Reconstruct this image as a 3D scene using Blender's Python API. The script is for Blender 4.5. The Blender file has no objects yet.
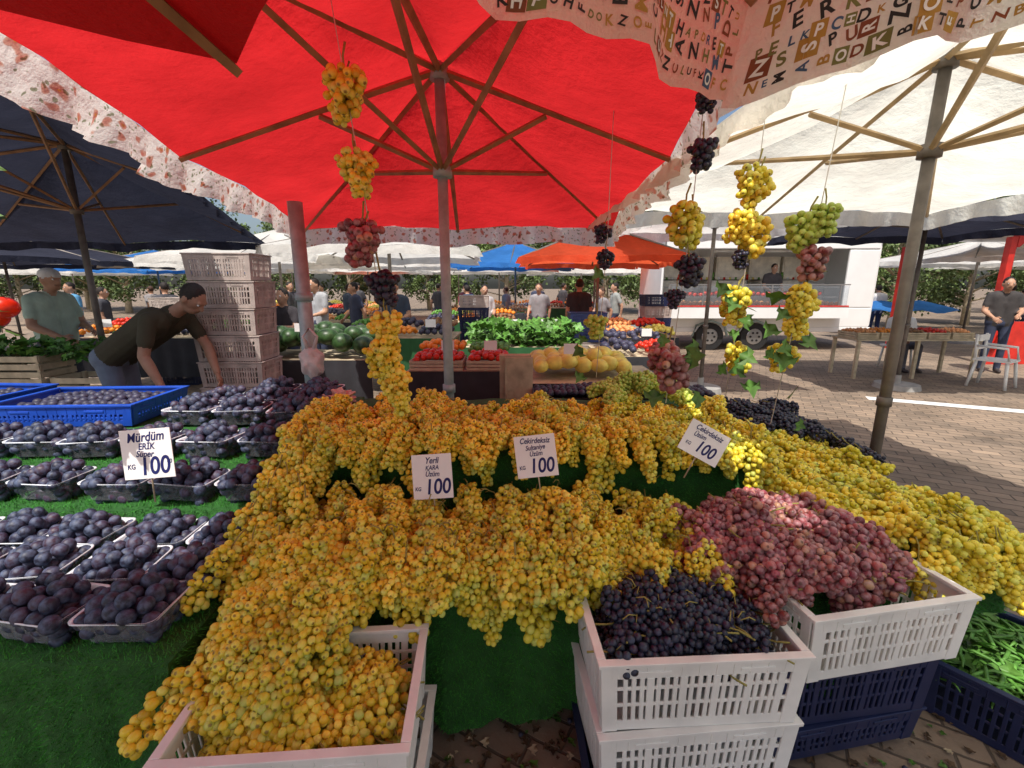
import bpy, bmesh, math, random, bisect
import numpy as np
from mathutils import Vector, Matrix
R=random.Random(11)
SC=bpy.context.scene
COL=SC.collection
rad=math.radians
# ------------------------------------------------------------------ materials
def newmat(name):
    m=bpy.data.materials.new(name); m.use_nodes=True
    nt=m.node_tree; b=nt.nodes['Principled BSDF']
    return m,nt,b
def ramp(nt,stops,src=None):
    r=nt.nodes.new('ShaderNodeValToRGB'); e=r.color_ramp.elements
    e[0].position=stops[0][0]; e[0].color=(*stops[0][1],1)
    e[1].position=stops[-1][0]; e[1].color=(*stops[-1][1],1)
    for p,c in stops[1:-1]:
        k=e.new(p); k.color=(*c,1)
    if src is not None: nt.links.new(src,r.inputs[0])
    return r
def noise(nt,vec,scale,detail=4,rough=.55):
    n=nt.nodes.new('ShaderNodeTexNoise'); n.inputs['Scale'].default_value=scale
    n.inputs['Detail'].default_value=detail; n.inputs['Roughness'].default_value=rough
    if vec is not None: nt.links.new(vec,n.inputs['Vector'])
    return n
def bump(nt,b,h,strength,dist=.01):
    k=nt.nodes.new('ShaderNodeBump'); k.inputs['Strength'].default_value=strength; k.inputs['Distance'].default_value=dist
    nt.links.new(h,k.inputs['Height']); nt.links.new(k.outputs[0],b.inputs['Normal']); return k
def mul(c,f): return tuple(max(0,min(1,x*f)) for x in c)
def M(name,col,rough=.6,var=.2,scale=6,bmp=.0,bscale=60,metal=0,spec=.4):
    m,nt,b=newmat(name)
    tc=nt.nodes.new('ShaderNodeTexCoord')
    n=noise(nt,tc.outputs['Object'],scale)
    r=ramp(nt,[(.3,mul(col,1-var)),(.7,mul(col,1+var))],n.outputs[0])
    nt.links.new(r.outputs[0],b.inputs['Base Color'])
    b.inputs['Roughness'].default_value=rough; b.inputs['Metallic'].default_value=metal
    b.inputs['Specular IOR Level'].default_value=spec
    if bmp>0:
        n2=noise(nt,tc.outputs['Object'],bscale,5); bump(nt,b,n2.outputs[0],bmp,.01)
    return m
def mixsh(nt,a,b,fac):
    x=nt.nodes.new('ShaderNodeMixShader'); 
    if isinstance(fac,float): x.inputs[0].default_value=fac
    else: nt.links.new(fac,x.inputs[0])
    nt.links.new(a,x.inputs[1]); nt.links.new(b,x.inputs[2]); 
    nt.links.new(x.outputs[0],nt.nodes['Material Output'].inputs[0]); return x
def cloth(name,col,tr=.5,tcol=None,floral=False):
    m,nt,b=newmat(name); b.inputs['Roughness'].default_value=.85; b.inputs['Specular IOR Level'].default_value=.15
    tc=nt.nodes.new('ShaderNodeTexCoord')
    n=noise(nt,tc.outputs['Object'],1.6,6,.6)
    t=nt.nodes.new('ShaderNodeBsdfTranslucent')
    if not floral:
        r=ramp(nt,[(.3,mul(col,.75)),(.65,mul(col,1.08))],n.outputs[0])
        r2=ramp(nt,[(.3,mul(tcol or col,.72)),(.65,mul(tcol or col,1.1))],n.outputs[0])
        nt.links.new(r.outputs[0],b.inputs['Base Color']); nt.links.new(r2.outputs[0],t.inputs[0])
    else:
        uv=tc.outputs['UV']
        nd=noise(nt,uv,14,2)
        ad=nt.nodes.new('ShaderNodeMix'); ad.data_type='VECTOR'; ad.inputs[0].default_value=.07
        nt.links.new(uv,ad.inputs[4]); nt.links.new(nd.outputs[1],ad.inputs[5])
        v=nt.nodes.new('ShaderNodeTexVoronoi'); v.inputs['Scale'].default_value=17; nt.links.new(ad.outputs[1],v.inputs['Vector'])
        rr=ramp(nt,[(.0,(.5,.2,.05)),(.08,(.55,.22,.06)),(.12,(.55,.18,.14)),(.27,(.62,.34,.26)),(.33,col),(1,col)],v.outputs['Distance'])
        v2=nt.nodes.new('ShaderNodeTexVoronoi'); v2.inputs['Scale'].default_value=37; nt.links.new(ad.outputs[1],v2.inputs['Vector'])
        r3=ramp(nt,[(.0,(.12,.2,.06)),(.22,(.25,.3,.14)),(.27,(1,1,1)),(1,(1,1,1))],v2.outputs['Distance'])
        mx=nt.nodes.new('ShaderNodeMix'); mx.data_type='RGBA'; mx.blend_type='MULTIPLY'; mx.inputs[0].default_value=.75
        nt.links.new(rr.outputs[0],mx.inputs[6]); nt.links.new(r3.outputs[0],mx.inputs[7])
        nt.links.new(mx.outputs[2],b.inputs['Base Color']); nt.links.new(mx.outputs[2],t.inputs[0])
    n2=noise(nt,tc.outputs['Object'],3.5,7,.62); k=bump(nt,b,n2.outputs[0],.9,.06)
    nt.links.new(k.outputs[0],t.inputs['Normal'])
    mixsh(nt,b.outputs[0],t.outputs[0],float(tr))
    return m
def grapemat(name,stops,tip,bloom=None,tr=.12,rough=.32,hue=(.485,.515)):
    m,nt,b=newmat(name)
    at=nt.nodes.new('ShaderNodeAttribute'); at.attribute_name='col'
    sp=nt.nodes.new('ShaderNodeSeparateColor'); nt.links.new(at.outputs['Color'],sp.inputs[0])
    r=ramp(nt,stops,sp.outputs[0])
    oi=nt.nodes.new('ShaderNodeObjectInfo')
    hs=nt.nodes.new('ShaderNodeHueSaturation')
    mr=nt.nodes.new('ShaderNodeMapRange'); nt.links.new(oi.outputs['Random'],mr.inputs[0]); mr.inputs[3].default_value=.85; mr.inputs[4].default_value=1.15
    mh=nt.nodes.new('ShaderNodeMapRange'); nt.links.new(oi.outputs['Random'],mh.inputs[0]); mh.inputs[3].default_value=hue[1]; mh.inputs[4].default_value=hue[0]
    nt.links.new(mr.outputs[0],hs.inputs['Value']); nt.links.new(mh.outputs[0],hs.inputs['Hue']); nt.links.new(r.outputs[0],hs.inputs['Color'])
    cur=hs.outputs[0]
    tc=nt.nodes.new('ShaderNodeTexCoord')
    if bloom:
        n=noise(nt,tc.outputs['Object'],55,3); rr=ramp(nt,[(.40,(0,0,0)),(.68,(.7,.7,.7))],n.outputs[0])
        mx=nt.nodes.new('ShaderNodeMix'); mx.data_type='RGBA'; nt.links.new(rr.outputs[0],mx.inputs[0]); nt.links.new(cur,mx.inputs[6]); mx.inputs[7].default_value=(*bloom,1); cur=mx.outputs[2]
        rq=ramp(nt,[(.4,(rough,)*3),(.7,(.68,)*3)],n.outputs[0]); nt.links.new(rq.outputs[0],b.inputs['Roughness'])
    else:
        n=noise(nt,tc.outputs['Object'],120,3); rr=ramp(nt,[(.66,(0,0,0)),(.76,(.4,.4,.4))],n.outputs[0])
        mx=nt.nodes.new('ShaderNodeMix'); mx.data_type='RGBA'; nt.links.new(rr.outputs[0],mx.inputs[0]); nt.links.new(cur,mx.inputs[6]); mx.inputs[7].default_value=(.35,.25,.03,1); cur=mx.outputs[2]
        b.inputs['Roughness'].default_value=rough
    m2=nt.nodes.new('ShaderNodeMix'); m2.data_type='RGBA'; nt.links.new(sp.outputs[1],m2.inputs[0]); nt.links.new(cur,m2.inputs[6]); m2.inputs[7].default_value=(*tip,1)
    nt.links.new(m2.outputs[2],b.inputs['Base Color'])
    t=nt.nodes.new('ShaderNodeBsdfTranslucent'); nt.links.new(m2.outputs[2],t.inputs[0])
    mixsh(nt,b.outputs[0],t.outputs[0],float(tr))
    return m
m_yel=grapemat('yellow_grape_skin',[(0,(.62,.42,.03)),(.10,(.84,.68,.05)),(.5,(.96,.83,.09)),(.8,(.94,.90,.17)),(1,(.72,.80,.18))],(.18,.11,.03),tr=.28,hue=(.488,.512),rough=.27)
m_grn=grapemat('green_grape_skin',[(0,(.42,.55,.08)),(1,(.62,.78,.18))],(.12,.08,.02),tr=.25)
m_red=grapemat('red_grape_skin',[(0,(.12,.020,.03)),(.5,(.32,.06,.07)),(.8,(.44,.14,.11)),(1,(.54,.30,.17))],(.08,.03,.02),bloom=(.50,.34,.36),tr=.08)
m_blk=grapemat('black_grape_skin',[(0,(.006,.007,.014)),(.7,(.012,.013,.03)),(1,(.035,.015,.04))],(.02,.01,.01),bloom=(.06,.08,.14),tr=.0)
m_plum=grapemat('plum_skin',[(0,(.010,.012,.028)),(.6,(.018,.018,.045)),(1,(.05,.022,.04))],(.02,.01,.01),bloom=(.11,.15,.25),tr=.0,rough=.5)
m_stem=M('grape_stem',(.30,.27,.07),.7)
m_leaf=M('vine_leaf',(.07,.17,.025),.5,.4,20)
m_bean=M('green_pods',(.30,.42,.06),.45,.4,12)
m_cw=M('white_plastic',(.80,.80,.76),.45,.12,5,.15,25)
m_cg=M('dirty_pink_plastic',(.45,.38,.34),.55,.25,8,.1,20)
m_cb=M('navy_plastic',(.015,.022,.07),.4,.2,6)
m_cblue=M('blue_plastic',(.015,.08,.5),.4,.2,6)
m_black=M('black_plastic',(.02,.02,.02),.45)
m_metal=M('galvanised_pole',(.32,.42,.43),.5,.25,12,.1,60,.2)
m_gold=M('brown_pole',(.16,.14,.12),.5,.25,12,.1,60,.3)
m_wood=M('umbrella_wood',(.32,.17,.08),.6,.3,10,.2,40)
m_woodl=M('pale_wood',(.5,.36,.2),.65,.25,8,.2,30)
m_woodb=M('crate_wood',(.48,.4,.27),.75,.3,8,.2,30)
m_string=M('string',(.6,.58,.52),.8)
m_card=M('price_card',(.86,.86,.84),.6,.04)
m_ink=M('blue_ink',(.01,.015,.12),.6,.1)
m_redc=cloth('red_canvas',(.75,.012,.018),.34,(.95,.035,.04))
m_dred=cloth('dark_red_canvas',(.50,.015,.02),.14,(.7,.05,.05))
m_cream=cloth('cream_canvas',(.82,.78,.68),.60,(.97,.92,.80))
m_white=cloth('white_canvas',(.80,.79,.75),.5,(.9,.88,.82))
m_navy=cloth('navy_canvas',(.03,.032,.05),.25,(.045,.05,.08))
m_orng=cloth('orange_canvas',(.75,.10,.04),.6,(.95,.14,.05))
m_blue=cloth('blue_canvas',(.05,.22,.6),.5,(.06,.28,.75))
m_flor=cloth('floral_print',(.82,.78,.73),.5,floral=True)
m_lets=[M('letter_'+n,c,.8) for n,c in (('black',(.03,.03,.03)),('brown',(.25,.07,.03)),('olive',(.2,.2,.06)),('blue',(.06,.12,.22)),('ochre',(.45,.25,.05)))]
m_redp=M('red_paint',(.55,.03,.02),.4)
m_wp=M('trailer_white',(.80,.80,.78),.35,.05,2)
m_steel=M('stainless_steel',(.5,.5,.5),.3,.1,4,0,60,.9)
m_tyre=M('tyre_rubber',(.02,.02,.02),.8)
m_tom=M('tomato',(.6,.03,.01),.3,.3,30)
m_ora=M('orange_fruit',(.8,.26,.02),.4,.2,30)
m_mel=M('yellow_melon',(.75,.66,.14),.45,.25,12)
m_wat=M('watermelon_rind',(.03,.07,.02),.4,.7,18)
m_grnv=M('green_vegetable',(.10,.26,.04),.5,.5,20)
m_brw=M('brown_produce',(.25,.13,.06),.6,.4,20)
m_peach=M('peach',(.75,.32,.12),.5,.4,30)
m_debris=M('debris',(.09,.055,.03),.9,.6,30,.3,60)
m_concrete=M('concrete',(.32,.31,.29),.85,.2,6,.2,30)
m_paint=M('white_road_paint',(.72,.72,.70),.7,.15,9)
def glassy():
    m,nt,b=newmat('clear_plastic')
    t=nt.nodes.new('ShaderNodeBsdfTransparent'); t.inputs[0].default_value=(.93,.95,.97,1)
    b.inputs['Base Color'].default_value=(.70,.75,.80,1); b.inputs['Roughness'].default_value=.18
    tc=nt.nodes.new('ShaderNodeTexCoord'); n=noise(nt,tc.outputs['Object'],35,2)
    bump(nt,b,n.outputs[0],.5,.01)
    f=nt.nodes.new('ShaderNodeFresnel'); f.inputs[0].default_value=1.5
    a=nt.nodes.new('ShaderNodeMath'); a.operation='ADD'; a.use_clamp=True; a.inputs[1].default_value=.06; nt.links.new(f.outputs[0],a.inputs[0])
    mixsh(nt,t.outputs[0],b.outputs[0],a.outputs[0]); return m
m_clear=glassy()
def turfmat(name,a,b_):
    m,nt,b=newmat(name); tc=nt.nodes.new('ShaderNodeTexCoord'); n=noise(nt,tc.outputs['Object'],14,6,.7)
    r=ramp(nt,[(.3,a),(.7,b_)],n.outputs[0]); nt.links.new(r.outputs[0],b.inputs['Base Color']); b.inputs['Roughness'].default_value=.8
    n2=noise(nt,tc.outputs['Object'],300,3); bump(nt,b,n2.outputs[0],.8,.01); return m
m_turf=turfmat('turf_backing',(.012,.08,.010),(.025,.15,.02))
m_blade=turfmat('turf_fibre',(.035,.22,.02),(.08,.42,.05))
def groundmat():
    m,nt,b=newmat('paving'); tc=nt.nodes.new('ShaderNodeTexCoord')
    mp=nt.nodes.new('ShaderNodeMapping'); mp.inputs['Rotation'].default_value=(0,0,.5); nt.links.new(tc.outputs['Object'],mp.inputs[0])
    nd=noise(nt,mp.outputs[0],3,3); ad=nt.nodes.new('ShaderNodeMix'); ad.data_type='VECTOR'; ad.inputs[0].default_value=.03
    nt.links.new(mp.outputs[0],ad.inputs[4]); nt.links.new(nd.outputs[1],ad.inputs[5])
    br=nt.nodes.new('ShaderNodeTexBrick'); nt.links.new(ad.outputs[1],br.inputs[0])
    br.inputs['Scale'].default_value=1; br.inputs['Brick Width'].default_value=.22; br.inputs['Row Height'].default_value=.11; br.inputs['Mortar Size'].default_value=.007; br.inputs['Mortar Smooth'].default_value=.5
    br.inputs['Color1'].default_value=(.32,.25,.19,1); br.inputs['Color2'].default_value=(.21,.17,.135,1); br.inputs['Mortar'].default_value=(.10,.08,.065,1)
    n=noise(nt,tc.outputs['Object'],1.2,8,.7); r=ramp(nt,[(.3,(.45,.42,.38)),(.5,(.85,.80,.74)),(.7,(1.15,1.07,.98))],n.outputs[0])
    mx=nt.nodes.new('ShaderNodeMix'); mx.data_type='RGBA'; mx.blend_type='MULTIPLY'; mx.inputs[0].default_value=1
    nt.links.new(br.outputs[0],mx.inputs[6]); nt.links.new(r.outputs[0],mx.inputs[7])
    nt.links.new(mx.outputs[2],b.inputs['Base Color']); b.inputs['Roughness'].default_value=.85
    n2=noise(nt,tc.outputs['Object'],60,4)
    a=nt.nodes.new('ShaderNodeMath'); a.operation='MULTIPLY_ADD'; nt.links.new(n2.outputs[0],a.inputs[0]); a.inputs[1].default_value=.4
    iv=nt.nodes.new('ShaderNodeMath'); iv.operation='SUBTRACT'; iv.inputs[0].default_value=1; nt.links.new(br.outputs['Fac'],iv.inputs[1]); nt.links.new(iv.outputs[0],a.inputs[2])
    bump(nt,b,a.outputs[0],.6,.008); return m
m_ground=groundmat()
# ------------------------------------------------------------------ mesh builder
_ico={}
def ico(l):
    if l not in _ico:
        bm=bmesh.new(); bmesh.ops.create_icosphere(bm,subdivisions=l,radius=1)
        v=np.array([x.co[:] for x in bm.verts]); f=[[q.index for q in p.verts] for p in bm.faces]; bm.free(); _ico[l]=(v,f)
    return _ico[l]
class MB:
    def __init__(s): s.v=[];s.f=[];s.m=[];s.s=[];s.c=None
    def add(s,vs,fs,mi=0,sm=False):
        o=len(s.v); s.v.extend([tuple(x) for x in vs]); s.f.extend([[i+o for i in f] for f in fs]); s.m.extend([mi]*len(fs)); s.s.extend([sm]*len(fs))
    def box(s,c,sz,rot=None,mi=0):
        h=Vector(sz)/2; vs=[]
        for x in(-1,1):
            for y in(-1,1):
                for z in(-1,1):
                    p=Vector((x*h.x,y*h.y,z*h.z)); 
                    if rot is not None: p=rot@p
                    vs.append(p+Vector(c))
        s.add(vs,[(0,1,3,2),(4,6,7,5),(0,4,5,1),(2,3,7,6),(0,2,6,4),(1,5,7,3)],mi)
    def tube(s,pts,rs,n=8,mi=0,sm=True,flat=1.0,up=None):
        pts=[Vector(p) for p in pts]; rings=[]
        for i,p in enumerate(pts):
            d=(pts[min(i+1,len(pts)-1)]-pts[max(i-1,0)]).normalized()
            a=Vector(up) if up is not None else (Vector((0,0,1)) if abs(d.z)<.9 else Vector((1,0,0)))
            x=d.cross(a).normalized(); y=x.cross(d).normalized()
            rings.append([p+(x*math.cos(2*math.pi*k/n)+y*math.sin(2*math.pi*k/n)*flat)*rs[i] for k in range(n)])
        vs=[q for r in rings for q in r]; fs=[]
        for i in range(len(pts)-1):
            for k in range(n): fs.append((i*n+k,i*n+(k+1)%n,(i+1)*n+(k+1)%n,(i+1)*n+k))
        fs.append(tuple(range(n))[::-1]); fs.append(tuple((len(pts)-1)*n+k for k in range(n)))
        s.add(vs,fs,mi,sm)
    def ball(s,c,r,l=2,mi=0,rot=None):
        v,f=ico(l); r=np.array(r if hasattr(r,'__len__') else (r,r,r)); w=v*r
        if rot is not None: w=w@np.array(rot).T
        s.add(w+np.array(c),f,mi,True)
    def obj(s,name,mats,parent=None,loc=None):
        me=bpy.data.meshes.new(name); me.from_pydata([tuple(map(float,x)) for x in s.v],[],s.f)
        for m in mats: me.materials.append(m)
        me.polygons.foreach_set('material_index',s.m); me.polygons.foreach_set('use_smooth',s.s); me.update()
        return link(name,me,parent,loc)
def link(name,data,parent=None,loc=None,rot=None,scale=None):
    o=bpy.data.objects.new(name,data); COL.objects.link(o)
    if parent: o.parent=parent
    if loc is not None: o.location=loc
    if rot is not None: o.rotation_euler=rot
    if scale is not None: o.scale=(scale,)*3 if not hasattr(scale,'__len__') else scale
    return o
def E(name,loc=(0,0,0),rz=0):
    o=link(name,None,None,loc,(0,0,rz)); o.empty_display_size=.1; return o
def bev(o,w=.003,seg=1):
    b=o.modifiers.new('bevel','BEVEL'); b.width=w; b.segments=seg; b.limit_method='ANGLE'; return o
# ------------------------------------------------------------------ bunches
def bunch_mesh(name,n,L,W,r,el,mat,seed,lvl=2):
    rg=np.random.RandomState(seed); pts=[]; ph=rg.rand()*6
    for _ in range(9000):
        if len(pts)>=n: break
        t=rg.rand()**.85; a=rg.rand()*6.283
        env=W*min(1,.5+2.5*t)*math.sqrt(max(0,1-.82*t))*(1+.26*math.sin(2*a+ph+5*t))
        q=env*math.sqrt(.25+.75*rg.rand())
        p=np.array([q*math.cos(a),q*math.sin(a),-.02-L*t])
        if all(((p-k)**2).sum()>(1.62*r)**2 for k in pts): pts.append(p)
    v,f=ico(lvl); nv=len(v); V=[];F=[];Cc=[]
    for i,p in enumerate(pts):
        d=np.array([p[0],p[1],-.03-.02*rg.rand()]); d+=rg.randn(3)*.015; d/=np.linalg.norm(d)
        a=np.cross(d,[.3,.5,.8]); a/=np.linalg.norm(a); b=np.cross(d,a)
        s=r*(.86+.28*rg.rand()); Rm=np.stack([a,b,d],1)
        V.append((v*np.array([s,s,s*el]))@Rm.T+p)
        F.extend([[q+i*nv for q in k] for k in f])
        c=np.ones((nv,4)); c[:,0]=rg.rand(); c[:,1]=(v[:,2]>.95)*.8; c[:,2]=rg.rand(); Cc.append(c)
    V=np.concatenate(V); Cc=np.concatenate(Cc)
    nf=len(F)
    mb=MB(); 
    mb.tube([(0,0,.045),(.006,.003,.01),(0,0,-.05),(0,0,-L*.7)],[.0034,.003,.0025,.0015],5)
    for k in range(5):
        z=-.03-k*L*.16; a=rg.rand()*6.28; mb.tube([(0,0,z),(math.cos(a)*W*.9,math.sin(a)*W*.9,z-.01)],[.002,.001],4)
    o=len(V); F.extend([[i+o for i in q] for q in mb.f]); V=np.concatenate([V,np.array([tuple(x) for x in mb.v])])
    Cc=np.concatenate([Cc,np.zeros((len(mb.v),4))])
    me=bpy.data.meshes.new(name); me.from_pydata(V.tolist(),[],F); me.materials.append(mat); me.materials.append(m_stem)
    mi=[0]*nf+[1]*(len(F)-nf); me.polygons.foreach_set('material_index',mi); me.polygons.foreach_set('use_smooth',[True]*len(F))
    at=me.color_attributes.new('col','FLOAT_COLOR','POINT'); at.data.foreach_set('color',Cc.ravel().astype(np.float32)); me.update()
    return me
Y_=[bunch_mesh('yellow_bunch',R.randint(62,88),R.uniform(.17,.24),R.uniform(.046,.058),.0122,1.15,m_yel,i,3) for i in range(9)]
G_=[bunch_mesh('green_bunch',70,.18,.052,.0135,1.1,m_grn,40+i) for i in range(2)]
RD=[bunch_mesh('red_bunch',R.randint(45,58),R.uniform(.15,.2),.056,.0142,1.05,m_red,60+i,3) for i in range(6)]
BK=[bunch_mesh('black_bunch',R.randint(60,80),R.uniform(.15,.19),.052,.0122,1.0,m_blk,80+i,3) for i in range(5)]
YH=[bunch_mesh('yellow_bunch_short',R.randint(44,58),R.uniform(.10,.13),.056,.0125,1.1,m_yel,120+i,3) for i in range(4)]
RH=[bunch_mesh('red_bunch_short',42,.11,.058,.0145,1.05,m_red,130+i,3) for i in range(2)]
BH=[bunch_mesh('black_bunch_short',44,.10,.05,.0125,1.0,m_blk,140+i,3) for i in range(3)]
GH=[bunch_mesh('green_bunch_short',44,.11,.052,.0135,1.1,m_grn,150+i,3) for i in range(2)]
def put(ms,parent,loc,d,sc=1.0):
    d=Vector(d).normalized(); q=Vector((0,0,-1)).rotation_difference(d)
    m=Matrix.Translation(loc)@q.to_matrix().to_4x4()@Matrix.Rotation(R.uniform(0,6.28),4,'Z')@Matrix.Scale(sc*R.uniform(.9,1.1),4)
    me=R.choice(ms); o=bpy.data.objects.new('bunch',me); COL.objects.link(o); o.parent=parent; o.matrix_local=m; return o
u=R.uniform
def field(parent,ms,x0,x1,y0,y1,zf,sx,sy,flow=(0,-1,-.25),jit=.5,inside=None,layers=1,sc=1):
    y=y1
    while y>=y0-1e-6:
        x=x0+u(0,sx)
        while x<=x1:
            if inside is None or inside(x,y):
                for l in range(layers):
                    px,py=x+u(-.3,.3)*sx,y+u(-.3,.3)*sy
                    put(ms,parent,(px,py,zf(px,py)-l*.06+u(-.03,.03)),(flow[0]+u(-jit,jit),flow[1]+u(-jit,jit)*.7,flow[2]+u(-.2,.15)),sc)
            x+=sx
        y-=sy
# ------------------------------------------------------------------ ground
g=MB(); g.add([(-200,-200,0),(200,-200,0),(200,200,0),(-200,200,0)],[(0,1,2,3)]); g.obj('ground_paving',[m_ground])
g=MB()
g.add([(5.35,6.62,.004),(5.25,6.42,.004),(8.2,5.0,.004),(8.3,5.2,.004)],[(0,1,2,3)]); g.obj('painted_ground_line',[m_paint])
# ------------------------------------------------------------------ stall with artificial turf
stall=E('turf_covered_market_stall')
tris=[]
def section(x0,x1,prof,name,wav=.02,left=False,right=False,hem=0):
    nx=max(4,int((x1-x0)/.03)); V=[];F=[]; pp=[prof[0]]
    for a,b in zip(prof,prof[1:]):
        k=max(1,int(math.dist(a,b)/.08)); pp+= [(a[0]+(b[0]-a[0])*i/k,a[1]+(b[1]-a[1])*i/k) for i in range(1,k+1)]
    zt=prof[1][1]
    for i in range(nx+1):
        x=x0+(x1-x0)*i/nx
        for (y,z) in pp:
            w=max(0,(zt-z))/zt if y<=prof[1][0]+.01 else 0
            yy=y-w*wav*(1+math.sin(x*23)+.6*math.sin(x*51+1)); zz=z+.006*math.sin(x*17+y*13)*(1 if z>.1 else 0)+ (w>.8)*hem*math.sin(x*9)
            V.append((x,yy,zz))
    n=len(pp)
    for i in range(nx):
        for j in range(n-1): F.append((i*n+j,i*n+j+1,(i+1)*n+j+1,(i+1)*n+j))
    mb=MB(); mb.add(V,F,0,True)
    for side,do in((0,left),(nx,right)):
        if do:
            base=side*n; sgn=-1 if side==0 else 1; vs=[];ml=4
            zb=prof[0][1]
            for j in range(n):
                p=V[base+j]
                for k in range(ml+1):
                    t=k/ml; z=p[2]+(zb-p[2])*t if p[2]>zb else p[2]
                    vs.append((p[0]+sgn*t*(.03+.02*math.sin(p[1]*20)),p[1],z))
            fs=[(j*(ml+1)+k,j*(ml+1)+k+1,(j+1)*(ml+1)+k+1,(j+1)*(ml+1)+k) for j in range(n-1) for k in range(ml)]
            mb.add(vs,fs,0,True)
    o=mb.obj(name,[m_turf],stall)
    for f in mb.f: 
        tris.append([mb.v[f[0]],mb.v[f[1]],mb.v[f[2]]]); tris.append([mb.v[f[0]],mb.v[f[2]],mb.v[f[3]]])
section(-3.6,-.98,[(1.06,.02),(1.08,.60),(1.72,.61),(1.73,.73),(1.99,.735),(2.0,.82),(2.26,.825),(2.27,.90),(2.9,.92),(2.92,.1)],'turf_plum_tiers',.022,right=True)
section(-.985,1.15,[(1.37,.08),(1.40,.60),(1.93,.64),(1.95,.90),(2.66,.97),(2.7,.1)],'turf_grape_tiers',.022,right=True,hem=.03)
section(1.13,1.88,[(1.50,.42),(1.53,.62),(3.3,.70),(3.32,.2)],'turf_side_tier',.03,right=True,hem=.03)
T=np.array(tris); rg=np.random.RandomState(3)
ar=np.linalg.norm(np.cross(T[:,1]-T[:,0],T[:,2]-T[:,0]),axis=1)/2; N=150000
vis=(T[:,:,1].mean(1)<2.3)&(T[:,:,0].mean(1)>-2.6); ar=ar*np.where(vis,1,.05)
idx=rg.choice(len(T),N,p=ar/ar.sum()); a=rg.rand(N,1);b=rg.rand(N,1); sw=(a+b)>1; a=np.where(sw,1-a,a); b=np.where(sw,1-b,b)
P=T[idx,0]+a*(T[idx,1]-T[idx,0])+b*(T[idx,2]-T[idx,0])
nn=np.cross(T[idx,1]-T[idx,0],T[idx,2]-T[idx,0]); nn/=np.linalg.norm(nn,axis=1)[:,None]+1e-9
flip=np.where((nn[:,1]>0)&(np.abs(nn[:,1])>.5),-1,1)*np.where((nn[:,2]<-.5),-1,1)
nn*=flip[:,None]
nn=nn+rg.randn(N,3)*.45; side=rg.randn(N,3); side/=np.linalg.norm(side,axis=1)[:,None]
V=np.empty((N,3,3)); V[:,0]=P-side*.0017; V[:,1]=P+side*.0017; V[:,2]=P+nn*.012
me=bpy.data.meshes.new('turf_fibres'); me.vertices.add(3*N); me.vertices.foreach_set('co',V.ravel())
me.loops.add(3*N); me.loops.foreach_set('vertex_index',np.arange(3*N)); me.polygons.add(N); me.polygons.foreach_set('loop_start',np.arange(0,3*N,3)); me.materials.append(m_blade); me.update(calc_edges=True)
link('turf_fibres',me,stall)
fr=MB()
for x in(-3.4,-2.2,-1.05,.1,1.08): 
    for y in(1.55,2.55): fr.box((x,y,.3),(.05,.05,.58))
fr.box((-.9,2.5,.45),(5,.05,.05)); fr.obj('wooden_frame',[m_woodb],stall)
# ------------------------------------------------------------------ yellow grapes on the stall
yp=E('yellow_grape_display')
zA=lambda x,y:.69+.06*max(0,(y-1.4))/.5+.026*math.sin(x*9)+.02*math.sin(x*23+y*17)
field(yp,Y_,-1.0,.78,1.50,1.86,zA,.100,.088,(0,-1,-.2),.65,layers=2)
x=-.98
while x<.76:
    put(Y_,yp,(x+u(-.03,.03),1.395+u(-.02,.02),.70+u(-.08,.04)),(u(-.3,.3),-.35+u(-.2,.1),-1),u(.68,1.08)); x+=.100
x=-.98
while x<.76:
    put(Y_,yp,(x+u(-.03,.03),1.46+u(-.02,.02),.74+u(-.03,.03)),(u(-.4,.4),-1,-.6+u(-.25,.2)),.95); x+=.10
zB=lambda x,y:.96+.03*(y-1.95)/.6+.02*math.sin(x*11)+.016*math.sin(x*27+y*21)
field(yp,Y_,-1.0,1.12,2.06,2.5,zB,.100,.10,(0,-1,-.1),.65)
x=-1.0
while x<1.1:
    put(Y_,yp,(x+u(-.03,.03),1.93+u(-.02,.02),.985+u(-.05,.03)),(u(-.35,.35),-.3+u(-.2,.1),-1),u(.6,1.05)); x+=.105
x=-1.0
while x<1.1:
    put(Y_,yp,(x,2.0,1.01+u(-.02,.02)),(u(-.4,.4),-1,-.6),.95); x+=.105
for k in range(9):
    put(Y_,yp,(-.98+u(-.04,.04),1.93-k*.05,1.0-k*.03),(u(-.4,.1),-.5,-1),.95)
    put(Y_,yp,(-.88+u(-.08,.08),1.90-k*.05,.98-k*.03),(u(-.2,.3),-.5,-1),.95)
for k in range(54):
    t=k/53; put(Y_,yp,(-.68-.10*t+u(-.19,.22)*(1-.25*t),1.55-.48*t+u(-.03,.03),.75-.18*t+u(-.025,.025)),(u(-.5,.4),-1,-.5+u(-.25,.2)),1)
zR=lambda x,y:.70+.04*(y-1.5)/1.7+.03*(1.9-x)
field(yp,Y_,1.08,1.80,1.56,2.75,zR,.115,.11,(.6,-.8,-.15),.65)
y=1.50
while y<2.6:
    put(Y_,yp,(1.80+u(-.03,.03),y,.73+u(-.03,.02)),(.45+u(-.2,.3),-.35,-.9),.95); y+=.095
for k in range(11): put(Y_,yp,(u(1.45,1.82),1.50+u(-.03,.02),.73+u(-.05,.02)),(u(-.3,.4),-.5,-1),.85)
for k in range(7): put(Y_,yp,(u(1.70,1.86),u(1.58,1.95),.76+u(-.03,.02)),(1+u(-.3,.3),u(-.6,.2),-.45),.9)
st=MB()
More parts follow.
